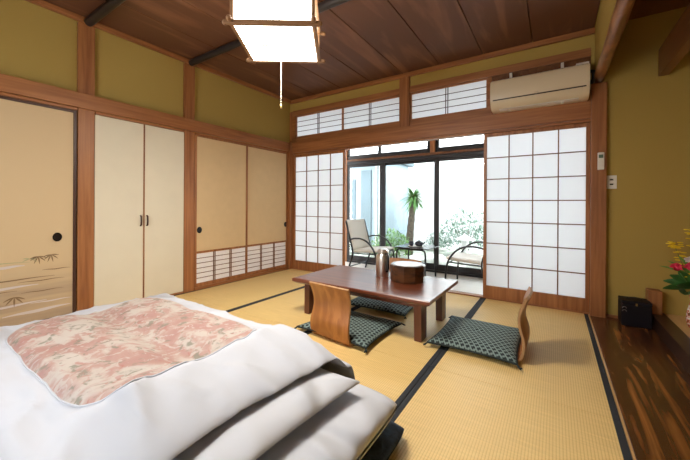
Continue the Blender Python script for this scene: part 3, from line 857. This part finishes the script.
def armchair(r):
    W = .265
    for s in (-1, 1):
        m = MB(); m.tube(smooth_path([(-.245, s*W, 0), (-.20, s*W, .14), (-.155, s*W, .30), (-.19, s*W, .46), (-.235, s*W, .62), (-.275, s*W, .765)], 4), .014, 8, flat=(.8, 1.3))
        m.build('rear_frame', 'black_metal', r, smooth=True)
        m = MB(); m.tube(smooth_path([(-.215, s*(W+.012), .485), (-.12, s*(W+.02), .515), (0, s*(W+.02), .515), (.10, s*(W+.02), .475), (.175, s*(W+.02), .40), (.225, s*(W+.02), .30), (.245, s*(W+.02), .16), (.25, s*(W+.02), 0)], 4), .014, 8, flat=(1.4, .8))
        m.build('armrest', 'black_metal', r, smooth=True)
        m = MB(); m.tube([(-.155, s*W, .30), (.03, s*W, .305), (.228, s*(W+.01), .315)], .009, 8); m.build('side_rail', 'black_metal', r, smooth=True)
    m = MB(); m.cyl((-.215, -W, .10), (-.215, W, .10), .008, 8); m.build('rear_cross_rail', 'black_metal', r, smooth='auto')
    m = MB(); m.cyl((.225, -W-.01, .30), (.225, W+.01, .30), .009, 8); m.build('front_cross_rail', 'black_metal', r, smooth='auto')
    slab('seat_cushion', (-.17, .325), (.265, .355), .055, W-.012, 'leather', r)
    slab('back_cushion', (-.165, .34), (-.275, .775), .045, W-.012, 'leather', r)
a1 = thing('armchair', 'cream cushioned armchair with black curved arms, left of the small table', 'armchair', (1.175, .475, 0.0005), 0, 'armchairs by the garden windows')
armchair(a1)
a2 = copy_tree(a1); a2.location = (2.60, .475, 0.0005); a2.rotation_euler.z = PI
a2['label'] = 'cream cushioned armchair partly hidden behind the right paper screen'
# side table
t = thing('side_table', 'small black glass-topped table between the two armchairs', 'side table', (1.855, .535, .0005))
m = MB(); m.box(-.235, .25, -.245, .25, .420, .432, bev=.004); m.build('tabletop', 'black', t)
for s in (-1, 1):
    y = s*.21
    m = MB(); m.tube(smooth_path([(-.20, y, 0), (-.20, y, .2), (-.198, y, .36), (-.17, y, .402), (-.10, y, .408), (0, y, .408), (.10, y, .408), (.17, y, .402), (.198, y, .36), (.20, y, .2), (.20, y, 0)], 4), .012, 8)
    m.build('leg_frame', 'black_metal', t, smooth=True)
# tea set
t = thing('serving_tray', 'small white tray under the tea things on the side table', 'tray', (1.86, .49, .4328))
m = MB(); m.lathe([(0, 0), (.085, 0), (.105, .010), (.103, .013), (.083, .005), (0, .005)], seg=28); m.build('dish', 'white_ceramic', t, smooth=True)
t = thing('teacup', 'dark blue teacup on the tray, left of the teapot', 'teacup', (1.805, .47, .4382), 0)
m = MB(); m.lathe([(0, 0), (.022, 0), (.030, .02), (.033, .06), (.030, .06), (.026, .02), (0, .01)], seg=20); m.build('cup', 'dark_ceramic', t, smooth=True)
t = thing('teapot', 'dark blue teapot on the tray beside the teacup', 'teapot', (1.905, .50, .4382), math.radians(20))
m = MB(); m.lathe([(0, 0), (.034, 0), (.054, .020), (.056, .045), (.036, .062), (0, .0625)], seg=24); m.build('pot_body', 'dark_ceramic', t, smooth=True)
m = MB(); m.lathe([(0, .061), (.030, .061), (.026, .068), (.006, .072), (.009, .082), (0, .086)], seg=20); m.build('lid', 'dark_ceramic', t, smooth=True)
m = MB(); m.tube([(.045, 0, .03), (.07, 0, .045), (.080, 0, .062)], [.011, .008, .006], 8); m.build('spout', 'dark_ceramic', t, smooth=True)
m = MB(); m.tube([(-.005, -.045, .045), (-.01, -.075, .055), (-.012, -.10, .064)], .008, 8); m.build('handle', 'dark_ceramic', t, smooth=True)

# ------------------------------------------------------------------ bedding
BX0, BX1, BY0, BY1 = .93, 2.885, -3.40, -2.41
def rbox(name, x0, x1, y0, y1, z0, z1, mat, label, cat, e=4.0, nzs=.004, nn=(60, 40), group=None, tilt=0):
    cx, cy = (x0+x1)/2, (y0+y1)/2; a, b = (x1-x0)/2, (y1-y0)/2; h = (z1-z0)/2; zc = (z0+z1)/2
    def f(u, v, s):
        uu = math.sin((u-.5)*PI*.985); vv = math.sin((v-.5)*PI*.985)
        g = (max(0, 1-abs(uu)**14)*max(0, 1-abs(vv)**10))**.42
        x, y = cx+a*uu, cy+b*vv
        # rounded corners
        k = (abs(uu)*abs(vv))**10; x -= (x-cx)*.012*k; y -= (y-cy)*.02*k
        nz = nzs*noise.noise(Vector((x*4, y*4, zc*9)))+nzs*.4*noise.noise(Vector((x*13, y*9, 3)))
        return (x, y, zc+s*h*g+(nz if s > 0 else 0)*g)
    m = MB(); m.grid(lambda u, v: f(u, v, 1), *nn); m.grid(lambda u, v: f(u, v, -1), *nn, flip=True)
    bmesh.ops.remove_doubles(m.bm, verts=m.bm.verts, dist=.0004)
    o = m.build(name, mat, smooth=True)
    return tag(o, label, cat, group)
rbox('mattress_pad', BX0-.02, BX1+.045, BY0-.02, BY1+.02, .003, .075, 'navy', 'dark navy pad under the white futon mattress', 'mattress pad')
rbox('futon_mattress', BX0, BX1+.02, BY0, BY1, .078, .205, 'sheet', 'white sheeted futon mattress under the comforter and pillow', 'futon mattress', nzs=.006)

# pillow
def pil(u, v, s):
    uu = math.sin((u-.5)*PI*.99); vv = math.sin((v-.5)*PI*.99)
    a, b = .22, .36
    e = max(abs(uu)**2.6, abs(vv)**3.2); g = max(0, 1-e)**.6
    x = a*uu*(1-.06*(1-vv*vv)*abs(uu)**3); y = b*vv*(1-.05*(1-uu*uu)*abs(vv)**3)
    w = .007*noise.noise(Vector((x*7+y*5, y*5, 2)))+.010*abs(noise.noise(Vector((x*5-y*6, (x+y)*2.2, 5))))
    return (x, y, (.045+.048*g+w*g**.5) if s > 0 else .045-.030*g)
m = MB(); m.grid(lambda u, v: pil(u, v, 1), 44, 56); m.grid(lambda u, v: pil(u, v, -1), 44, 56, flip=True)
bmesh.ops.remove_doubles(m.bm, verts=m.bm.verts, dist=.0004)
p = m.build('pillow', 'pillowcase', smooth=True, keep=True)
p.location = (2.53, -2.87, .201); p.rotation_euler = (0, math.radians(-1), math.radians(-4))
tag(p, 'white pillow lying on the mattress, half under the comforter', 'pillow')

# comforter
CX0, CX1, CY0, CY1 = .58, 2.66, -3.66, -2.13
def sm(a, b, x):
    t = max(0, min(1, (x-a)/(b-a))); return t*t*(3-2*t)
def support(x, y):
    sy = sm(-2.27, -2.395, y)*sm(-3.56, -3.42, y); sx = sm(.72, .90, x)
    s = .212*sy*sx
    # the pillow underneath the head end
    pl = .092*sm(2.14, 2.32, x)*sm(-3.38, -3.22, y)*sm(-2.40, -2.53, y)
    return s+pl*sy
def fold(x, y):
    w = noise.noise(Vector((x*1.8+y*.6, y*3.0-x*.8, .3)))*.007
    q = noise.noise(Vector((x*.9-y*.8, y*3.4+x*1.9, 4.1)))+.25*noise.noise(Vector((x*3, y*5, 2)))
    w += (1-min(1, abs(q)*1.6))**5*.012
    r = noise.noise(Vector((x*1.5+y*1.1, y*6.5-x*2.6, 8.3)))
    w += (1-min(1, abs(r)*1.8))**6*.009
    r = noise.noise(Vector((x*5.2+y*2.1, y*4.0+x*2.0, 12.3)))
    w += (1-min(1, abs(r)*1.8))**5*.006
    # long soft creases running with the head edge on the near side
    c = sm(-3.12, -3.30, y)+sm(2.15, 2.35, x)*.9
    w += min(1, c)*.006*math.sin((y*1.6+x*.75)*22+3*noise.noise(Vector((x*2, y*2, 6))))
    return w
IX, IY, IA, IB = 1.66, -2.905, .61, .395       # floral window centre and half sizes
def panel_d(x, y):
    return ((abs(x-IX)/IA)**6+(abs(y-IY)/IB)**6)**(1/6)
def top_z(x, y, e):
    # e: 0 centre..1 border
    g = max(0, 1-e**3.6)**.55
    z = support(x, y)+.010+.082*g*(1-.62*sm(2.40, 2.60, x)*sm(-2.75, -2.42, y))
    d = panel_d(x, y)
    ins = 1-sm(.88, 1.02, d)
    puff = ins*(.030*abs(math.sin((x-IX-.02)/(.54)*PI/2*1.0+0))**.6*0+.050*(1-math.exp(-((y-IY-.02)/.09)**2))*(1-.35*math.exp(-((x-IX+.10)/.10)**2)))
    z += puff*.9+(.005*math.exp(-((d-1.10)/.09)**2))
    z += fold(x, y)*(1-ins*.75)*(.35+.65*g)
    # hollow rim of the quilt towards the near side
    return z
def com_xy(u, v):
    uu = math.sin((u-.5)*PI*.985); vv = math.sin((v-.5)*PI*.985)
    cx, cy = (CX0+CX1)/2, (CY0+CY1)/2; a, b = (CX1-CX0)/2, (CY1-CY0)/2
    x, y = cx+a*uu, cy+b*vv
    k = (abs(uu)*abs(vv))**6; x -= a*uu*.05*k; y -= b*vv*.07*k
    e = max(abs(uu), abs(vv))
    x += .022*noise.noise(Vector((y*2.4, 1.7, 0)))*abs(uu)**3*(1 if uu > 0 else .6)
    y += .025*noise.noise(Vector((x*2.2, 4.1, 0)))*abs(vv)**3
    y -= .06*sm(2.0, 2.6, x)*max(0, vv)**2
    # head end turned back slightly towards the camera side
    x += (-.05*sm(-2.35, -3.1, y))*max(0, uu)**2
    y += -.06*max(0, uu)*max(0, vv)**2+ .05*max(0, -uu)*max(0, vv)**2
    return x, y, e
m = MB(); NU, NV = 150, 120
def ftop(u, v):
    x, y, e = com_xy(u, v); return (x, y, max(.012, top_z(x, y, e)))
def fbot(u, v):
    x, y, e = com_xy(u, v); g = max(0, 1-e**3.6)**.55
    t = top_z(x, y, e); return (x, y, max(.004, min(t, support(x, y)+.010*(1-g))-.0+(.002)))
m.grid(ftop, NU, NV); m.grid(fbot, NU//2, NV//2, flip=True)
# stitch border as a closed shell
com = thing('comforter', 'white covered comforter with a floral window, spread over the futon', 'comforter', (IX, IY, 0))
bmesh.ops.translate(m.bm, verts=m.bm.verts, vec=(-IX, -IY, 0))
tag(m.build('cover', 'cover', com, smooth=True), 'plain white cover')
def pan(u, v):
    a = 2*PI*v; r = u
    c, s = math.cos(a), math.sin(a)
    rad = 1/((abs(c)**6+abs(s)**6)**(1/6))*.985*r
    x, y = IX+IA*rad*c, IY+IB*rad*s
    uu = (x-(CX0+CX1)/2)/((CX1-CX0)/2); vv = (y-(CY0+CY1)/2)/((CY1-CY0)/2); e = max(abs(uu), abs(vv))
    return (x-IX, y-IY, top_z(x, y, e)+.0045*min(1, (1-r)*30)+.0006)
m = MB(); m.grid(pan, 60, 160); bmesh.ops.remove_doubles(m.bm, verts=m.bm.verts, dist=.0005)
tag(m.build('floral_panel', 'floral', com, smooth=True), 'pink floral quilted window')
m = MB(); m.tube([(lambda q: (q[0], q[1], q[2]+.0015))(pan(1.0, i/160)) for i in range(160)], .0032, 6, closed=True)
m.build('panel_hem', 'cover', com, smooth=True)

# ------------------------------------------------------------------ vase and flowers
VX, VY = 4.315, -.33
DZ = .155
t = thing('vase', 'white vase painted with red flowers on the pale alcove platform', 'vase', (VX, VY, .1045))
m = MB(); m.lathe([(0, 0), (.044, 0), (.052, .01), (.060, .06), (.056, .12), (.045, .165), (.037, .20), (.044, .235), (.040, .235), (.033, .20), (.036, .16), (.0, .15)], seg=32)
m.build('vase_body', 'vase', t, smooth=True)
def carnation(name, c, r, mat, label, tip=(VX, VY, .30)):
    c = (c[0], c[1], c[2]+DZ)
    t = thing(name, label, 'flower', c, 0, 'flowers in the vase')
    m = MB()
    for k in range(34):
        ph = random.uniform(0, 2*PI); th = random.uniform(.0, 1.35)
        d = Vector((math.sin(th)*math.cos(ph), math.sin(th)*math.sin(ph), math.cos(th)))
        a = d.orthogonal().normalized(); b = d.cross(a)
        w = r*.42; o = d*r*.35; e = d*r*random.uniform(.85, 1.05)
        rot = random.uniform(0, PI); a2 = a*math.cos(rot)+b*math.sin(rot); nrm = a2.cross(d)
        row0 = [m.bm.verts.new(o+a2*w*.3*q) for q in (-1, 0, 1)]
        row1 = [m.bm.verts.new(e+a2*w*q+nrm*w*.35*math.sin(q*5+k)+d*r*.1*math.cos(q*7)) for q in (-1, 0, 1)]
        for q in range(2): m.bm.faces.new((row0[q], row0[q+1], row1[q+1], row1[q]))
    m.sphere((0, 0, r*.25), r*.55, 10)
    m.build('petals', mat, t, smooth=True)
    m = MB(); d = Vector(tip)-Vector(c)
    m.tube([(0, 0, 0), d*.5+Vector((0, 0, .02)), d], .0028, 6); m.build('stem', 'stem', t, smooth=True)
    return t
carnation('carnation', (VX-.115, VY-.03, .375), .040, 'petal_pink', 'deep pink carnation at the left of the bouquet')
carnation('carnation', (VX-.050, VY-.05, .388), .038, 'petal_pink', 'deep pink carnation just right of the leftmost one')
carnation('carnation', (VX+.02, VY-.06, .385), .036, 'petal_red', 'red carnation in the middle of the bouquet')
carnation('chrysanthemum', (VX-.035, VY+.01, .43), .036, 'petal_white', 'white blossom just above the pink carnations')
carnation('chrysanthemum', (VX+.06, VY-.01, .43), .034, 'petal_white', 'white blossom at the right edge of the bouquet')
def orchid(c, top, label):
    top = (top[0], top[1], top[2]+DZ+.03); c = (c[0], c[1], c[2]+.03)
    t = thing('orchid_spray', label, 'flower', c, 0, 'flowers in the vase')
    d = Vector(top)-Vector(c)
    path = smooth_path([(0, 0, 0), tuple(d*.5+Vector((-.01, 0, .03))), tuple(d)], 8)
    m = MB(); m.tube(path, .002, 6); m.build('stem', 'stem', t, smooth=True)
    m = MB()
    for k in range(38):
        p = Vector(path[min(len(path)-1, 5+int(k*.5))])+Vector((random.uniform(-.035, .035), random.uniform(-.035, .035), random.uniform(-.015, .02)))
        for j in range(4):
            a = j*PI/2+k; m.sphere(p+Vector((math.cos(a)*.009, math.sin(a)*.009, 0)), .0085, 6, (1, 1, .5))
    tag(m.build('blossoms', 'petal_yellow', t, smooth=True), 'tiny yellow blossoms')
orchid((VX, VY, .28), (VX-.02, VY, .62), 'yellow orchid spray rising upright from the vase')
orchid((VX, VY, .28), (VX-.12, VY+.02, .52), 'yellow orchid spray leaning left from the vase')
orchid((VX, VY, .28), (VX+.07, VY, .57), 'yellow orchid spray leaning right from the vase')
def leafbranch(c, dirs, L, w, mat, label):
    c = (c[0], c[1], c[2]+DZ-.02)
    t = thing('leaf_branch', label, 'foliage', c, 0, 'leaves in the vase')
    for d in dirs:
        d = Vector(d).normalized(); side = d.cross(Vector((0, 1, .3))).normalized()
        m = MB()
        def f(u, v):
            p = d*L*u+Vector((0, 0, -.25*L*u*u)); ww = w*math.sin(PI*min(1, .04+u*.93))**.8
            q = (v-.5)*2
            return p+side*ww*q+Vector((0, -1, .2))*(-.15*ww*q*q)
        m.grid(f, 10, 4); m.build('leaf', mat, t, smooth=True)
leafbranch((VX, VY, .27), [(-.9, 0, .75), (-.6, -.5, .3), (-.8, .3, .3), (.2, -.8, .3), (.8, -.3, .4), (-.3, -.6, .1), (-1, -.1, .1), (-.7, -.2, 1.0)], .19, .030, 'leaf', 'dark green broad leaves round the neck of the vase')
leafbranch((VX, VY, .33), [(-.8, 0, .9), (-.5, .3, 1.2), (-.25, -.3, 1.0), (.1, .1, 1.4), (.5, -.1, 1.2), (-.9, .1, .6), (-.6, 0, 1.3)], .24, .010, 'leaf_light', 'light green narrow leaves reaching up from the vase')
leafbranch((VX-.07, VY-.02, .21), [(-.3, -.4, .6), (.2, -.6, .5)], .10, .018, 'leaf', 'dark leaves hanging low on the left side of the vase')

# ------------------------------------------------------------------ engawa (veranda) and garden
struct(quick('floor', [(-.6, 4.2, .091, 1.0, -.06, 0)], 'engawa', 0), 'pale wooden veranda floor', 'floor')
struct(quick('ceiling', [(-.6, 4.2, .061, 1.1, 2.56, 2.60)], 'engawa_ceiling', 0), 'pale veranda ceiling', 'ceiling')
wall('wall_veranda', -.6, -.5, .09, 1.1, 0, 2.56, 'white_wall', 'pale end wall of the veranda on the left')
wall('wall_veranda', 4.1, 4.2, .125, 1.1, 0, 2.56, 'white_wall', 'pale end wall of the veranda on the right')
trim([(.30, .40, 1.0, 1.1, 0, 2.56)], 'cedar_z', 'wooden veranda post at the left end of the window', 'post')
YW = 1.05
# outer window: sliding sashes
def sash(num, x0, x1, z0, z1, y, label, st, bot, top, panes=1):
    r = thing('window_%d' % num, label, 'window', ((x0+x1)/2, y, z0), 0, None, 'structure'); w = (x1-x0)/2; h = z1-z0
    f = MB(); f.box(-w, -w+st[0], -.018, .018, 0, h, bev=.002); f.box(w-st[1], w, -.018, .018, 0, h, bev=.002)
    f.box(-w+st[0], w-st[1], -.018, .018, 0, bot, bev=.002); f.box(-w+st[0], w-st[1], -.018, .018, h-top, h, bev=.002)
    f.build('window_frame', 'blackframe', r)
    g = MB(); g.box(-w+st[0], w-st[1], -.002, .002, bot, h-top); g.build('pane', 'glass', r)
    return r
sash(4, .40, 1.135, .03, 1.69, 1.03, 'sliding glass window with black frame behind the left armchair', (.03, .07), .09, .04)
sash(5, 1.015, 1.985, .03, 1.69, 1.068, 'sliding glass window with black frame showing the palm tree', (.075, .055), .09, .04)
sash(6, 1.965, 2.95, .03, 1.69, 1.03, 'sliding glass window with black frame left of the right screen', (.05, .05), .09, .04)
sash(7, 2.90, 3.9, .03, 1.69, 1.068, 'sliding glass window hidden behind the right screen', (.05, .05), .075, .04)
trim([(.40, 4.1, 1.0, 1.10, -.06, .029)], 'blackframe', 'black lower track of the glass windows', 'window track')
trim([(.40, 4.1, 1.0, 1.10, 1.691, 1.75)], 'blackframe', 'black upper track of the glass windows', 'window track')
trim([(.40, 4.1, .985, 1.11, 1.752, 1.785)], 'alder', 'brown wooden rail above the glass windows', 'rail')
sash(8, .41, 1.02, 1.787, 2.48, 1.04, 'small upper glass window at the far left of the veranda', (.02, .025), .07, .03)
sash(9, 1.022, 1.88, 1.787, 2.48, 1.04, 'small upper glass window above the palm tree', (.025, .05), .07, .03)
post(1.881, 1.955, 1.0, 1.10, 1.7865, 2.56, 'short brown post between the upper glass windows')
sash(10, 1.957, 2.95, 1.787, 2.48, 1.04, 'small upper glass window right of the short brown post', (.05, .04), .07, .03)
wall('wall_veranda_top', .40, 4.1, 1.0, 1.1, 2.481, 2.56, 'white_wall', 'plaster strip over the upper veranda windows')
m = MB(); m.box(2.975, 2.985, .6, .62, .4, .4)
m.bm.free()
# lever on sash
# garden
struct(quick('ground', [(-7, 9, 1.12, 7.0, -.30, -.10)], 'ground', 0), 'pale garden ground outside the windows', 'ground')
wall('wall_garden', -7, 9, 4.6, 4.8, -.10, 2.6, 'garden_wall', 'white garden boundary wall')
# neighbour outbuilding at left with blue-grey siding
t = thing('outbuilding', 'blue-grey outbuilding seen through the leftmost window', 'building', (-.62, 3.4, -.1))
m = MB(); m.box(-.9, .9, -.7, .7, 0, 2.1, bev=.01)
m.build('wall', 'pale_blue', t)
m = MB()
m.box(.32, .58, -.73, -.702, .0, 1.9)
m.build('door_panel', 'bluegrey', t)
m = MB(); m.box(-1.0, 1.02, -.95, .8, 2.1, 2.18, bev=.01); m.build('roof', 'bluegrey', t)
m = MB(); m.box(-.7, .15, -.72, -.70, .7, 1.7); m.build('window', 'bluegrey', t)
for i in range(3):
    m = MB(); m.cyl((.72+i*.09, -.74, 0), (.72+i*.09, -.74, 2.1), .02, 10); m.build('pipe', 'white_plastic', t, smooth='auto')

# palm
def blade(m, base, d, L, w, droop, n=6):
    d = Vector(d).normalized(); side = d.cross(Vector((0, 0, 1)))
    if side.length < .05: side = Vector((1, 0, 0))
    side.normalize(); prev = None
    for i in range(n+1):
        u = i/n; p = Vector(base)+d*L*u+Vector((0, 0, -droop*L*u*u)); ww = w*(1-u)**.7*min(1, .4+u*4)
        cur = (m.bm.verts.new(p-side*ww), m.bm.verts.new(p+side*ww+Vector((0, 0, .0005))))
        if prev: m.bm.faces.new((prev[0], prev[1], cur[1], cur[0]))
        prev = cur
t = thing('palm_tree', 'small palm with shaggy trunk and spiky green crown outside the middle window', 'palm tree', (.80, 3.0, -.1))
m = MB(); pts = [(-.05+.10*(z/1.22)**1.5, 0, z) for z in [i*1.22/14 for i in range(15)]]
m.tube(pts, [.085-.028*(i/14)+.009*(i % 2) for i in range(15)], 12); m.build('trunk', 'trunk', t, smooth=True)
m = MB()
for k in range(190):
    a = random.uniform(0, 2*PI); el = random.uniform(-.75, 1.2)
    blade(m, (.05, 0, 1.22+random.uniform(0, .10)), (math.cos(a)*math.cos(el), math.sin(a)*math.cos(el), math.sin(el)), random.uniform(.26, .42), .024, .32)
for a in (2.6, 2.9, 0.3):
    blade(m, (.04, 0, 1.28), (math.cos(a), -.2, .7), .42, .016, .5)
m.build('crown', 'palm_green', t)
def shrub(name, loc, r, h, n, mat, label, L=.09, w=.02):
    t = thing(name, label, 'shrub', loc)
    m = MB()
    for k in range(n):
        a = random.uniform(0, 2*PI); rr = r*math.sqrt(random.random()); z = h*(1-(rr/r)**2*.5)*random.uniform(.25, 1)
        d = (random.uniform(-1, 1), random.uniform(-1, 1), random.uniform(-.1, 1.1))
        blade(m, (rr*math.cos(a), rr*math.sin(a), z), d, L*random.uniform(.6, 1.3), w, .3, 3)
    m.build('foliage', mat, t)
    m = MB()
    for k in range(6):
        a = k*PI/3; m.tube([(0, 0, 0), (r*.3*math.cos(a), r*.3*math.sin(a), h*.4), (r*.6*math.cos(a), r*.6*math.sin(a), h*.75)], [.012, .008, .004], 6)
    m.build('branches', 'trunk', t, smooth=True)
M['bush_green'] = plain('bush_green', (.13, .26, .07), .6, vary=.4, bscale=8)
M['bush_pale'] = plain('bush_pale', (.15, .24, .18), .6, vary=.3, bscale=8)
M['bush_white'] = plain('bush_silver', (.25, .32, .27), .6, vary=.3, bscale=8)
shrub('shrub', (.62, 2.35, -.1), .42, .62, 1500, 'bush_green', 'bright green low shrub in front of the palm trunk')
shrub('shrub', (1.02, 4.0, -.1), .22, .50, 400, 'bush_white', 'pale low shrub to the right of the palm trunk')
shrub('shrub', (1.85, 3.45, -.1), .55, 1.15, 1900, 'bush_pale', 'tall grey-green bush outside the right window')
shrub('shrub', (2.95, 3.0, -.1), .42, .75, 700, 'bush_white', 'silvery bush partly behind the right paper screen')
shrub('shrub', (-.15, 1.85, -.1), .26, .40, 600, 'bush_pale', 'low grey-green shrub outside the leftmost window')
# stone lantern
t = thing('stone_lantern', 'pale stone garden lantern in front of the grey-green bush', 'stone lantern', (2.04, 2.55, -.1))
m = MB(); m.lathe([(0, 0), (.14, 0), (.12, .06), (.06, .09), (.055, .28), (.11, .32), (0, .33)], seg=8); m.build('pedestal', 'stone', t)
m = MB(); m.lathe([(0, .33), (.075, .33), (.075, .44), (0, .44)], seg=6); m.build('light_box', 'stone', t)
m = MB(); m.lathe([(0, .44), (.17, .45), (.16, .475), (.06, .52), (.03, .55), (0, .57)], seg=6); m.build('cap', 'stone', t)
for (x, y, s, lab) in ((1.25, 2.15, .13, 'rounded pale rock in front of the window, nearest the palm'), (1.62, 2.2, .16, 'rounded pale rock left of the stone lantern'), (2.35, 2.1, .15, 'rounded pale rock right of the stone lantern'), (1.0, 1.8, .09, 'small pale rock close to the window')):
    m = MB(); m.sphere((x, y, -.10+s*.5), s, 16, (1.3, 1, .7))
    for v in m.bm.verts: v.co += (v.co-Vector((x, y, 0))).normalized()*.03*noise.noise(v.co*9)
    tag(m.build('garden_rock', 'stone', smooth=True), lab, 'rock', 'garden rocks')

# details that sit on a part become its sub-parts
NEST = {'lid_panel': 'box_lid', 'latch': 'lid', 'pull_knob': 'pull_cord', 'display': 'body', 'button': 'body', 'socket': 'plate', 'piping': 'cushion_body',
        'corner_tassel': 'cushion_body', 'blossoms': 'stem', 'badge': 'body', 'seam_line': 'body', 'panel_hem': 'floral_panel', 'ring': 'body',
        'bottom_muntin': 'bottom_diffuser', 'side_muntin': 'paper_side', 'outlet_louver': 'body', 'finger_pull': 'painted_paper', 'pane': 'window_frame'}
for root in [o for o in list(D.objects) if o.parent is None and o.children]:
    kids = {}
    for c in root.children: kids.setdefault(c.name.split('.')[0], []).append(c)
    for a, b in NEST.items():
        if a in kids and b in kids:
            for c in kids[a]: c.parent = kids[b][0]

# ------------------------------------------------------------------ light
w = D.worlds.new('World'); bpy.context.scene.world = w; w.use_nodes = True
bg = w.node_tree.nodes['Background']; bg.inputs[0].default_value = (.95, .975, 1.0, 1); bg.inputs[1].default_value = 7.5
def portal_like(): pass
lp = D.lights.new('lamp_glow', 'AREA'); lp.energy = 32; lp.size = .40; lp.color = (1, .91, .80); lp.shape = 'SQUARE'
lo = D.objects.new('lamp_glow', lp); C.objects.link(lo); lo.location = (2.0, -2.23, LZ-.014); lo.rotation_euler = (0, 0, math.radians(34.8))

# ------------------------------------------------------------------ camera
cam = D.cameras.new('camera'); co = D.objects.new('camera', cam); C.objects.link(co)
X, Y, Z, yaw, pit, rol, f, cy = 3.4452, -3.6629, .985, -.5845, -.0008, .0057, 316.985, 205.84
fw = Vector((math.sin(yaw)*math.cos(pit), math.cos(yaw)*math.cos(pit), math.sin(pit)))
r = Vector((math.cos(yaw), -math.sin(yaw), 0)); u = r.cross(fw)
r2 = r*math.cos(rol)+u*math.sin(rol); u2 = -r*math.sin(rol)+u*math.cos(rol)
mt = Matrix((r2, u2, -fw)).transposed().to_4x4(); mt.translation = (X, Y, Z); co.matrix_world = mt
cam.sensor_width = 36; cam.lens = f/690*36; cam.shift_y = -(230-cy)/690; cam.clip_start = .02
bpy.context.scene.camera = co

sc = bpy.context.scene
sc.view_settings.view_transform = 'Standard'; sc.view_settings.look = 'None'; sc.view_settings.gamma = 1
sc.view_settings.use_curve_mapping = False; sc.view_settings.exposure = 0.22
sc.render.engine = 'CYCLES'
cy_ = sc.cycles
cy_.use_denoising = True
cy_.max_bounces = 10; cy_.diffuse_bounces = 6; cy_.glossy_bounces = 4; cy_.transmission_bounces = 6; cy_.transparent_max_bounces = 8
cy_.sample_clamp_indirect = 8
cy_.caustics_reflective = False; cy_.caustics_refractive = False
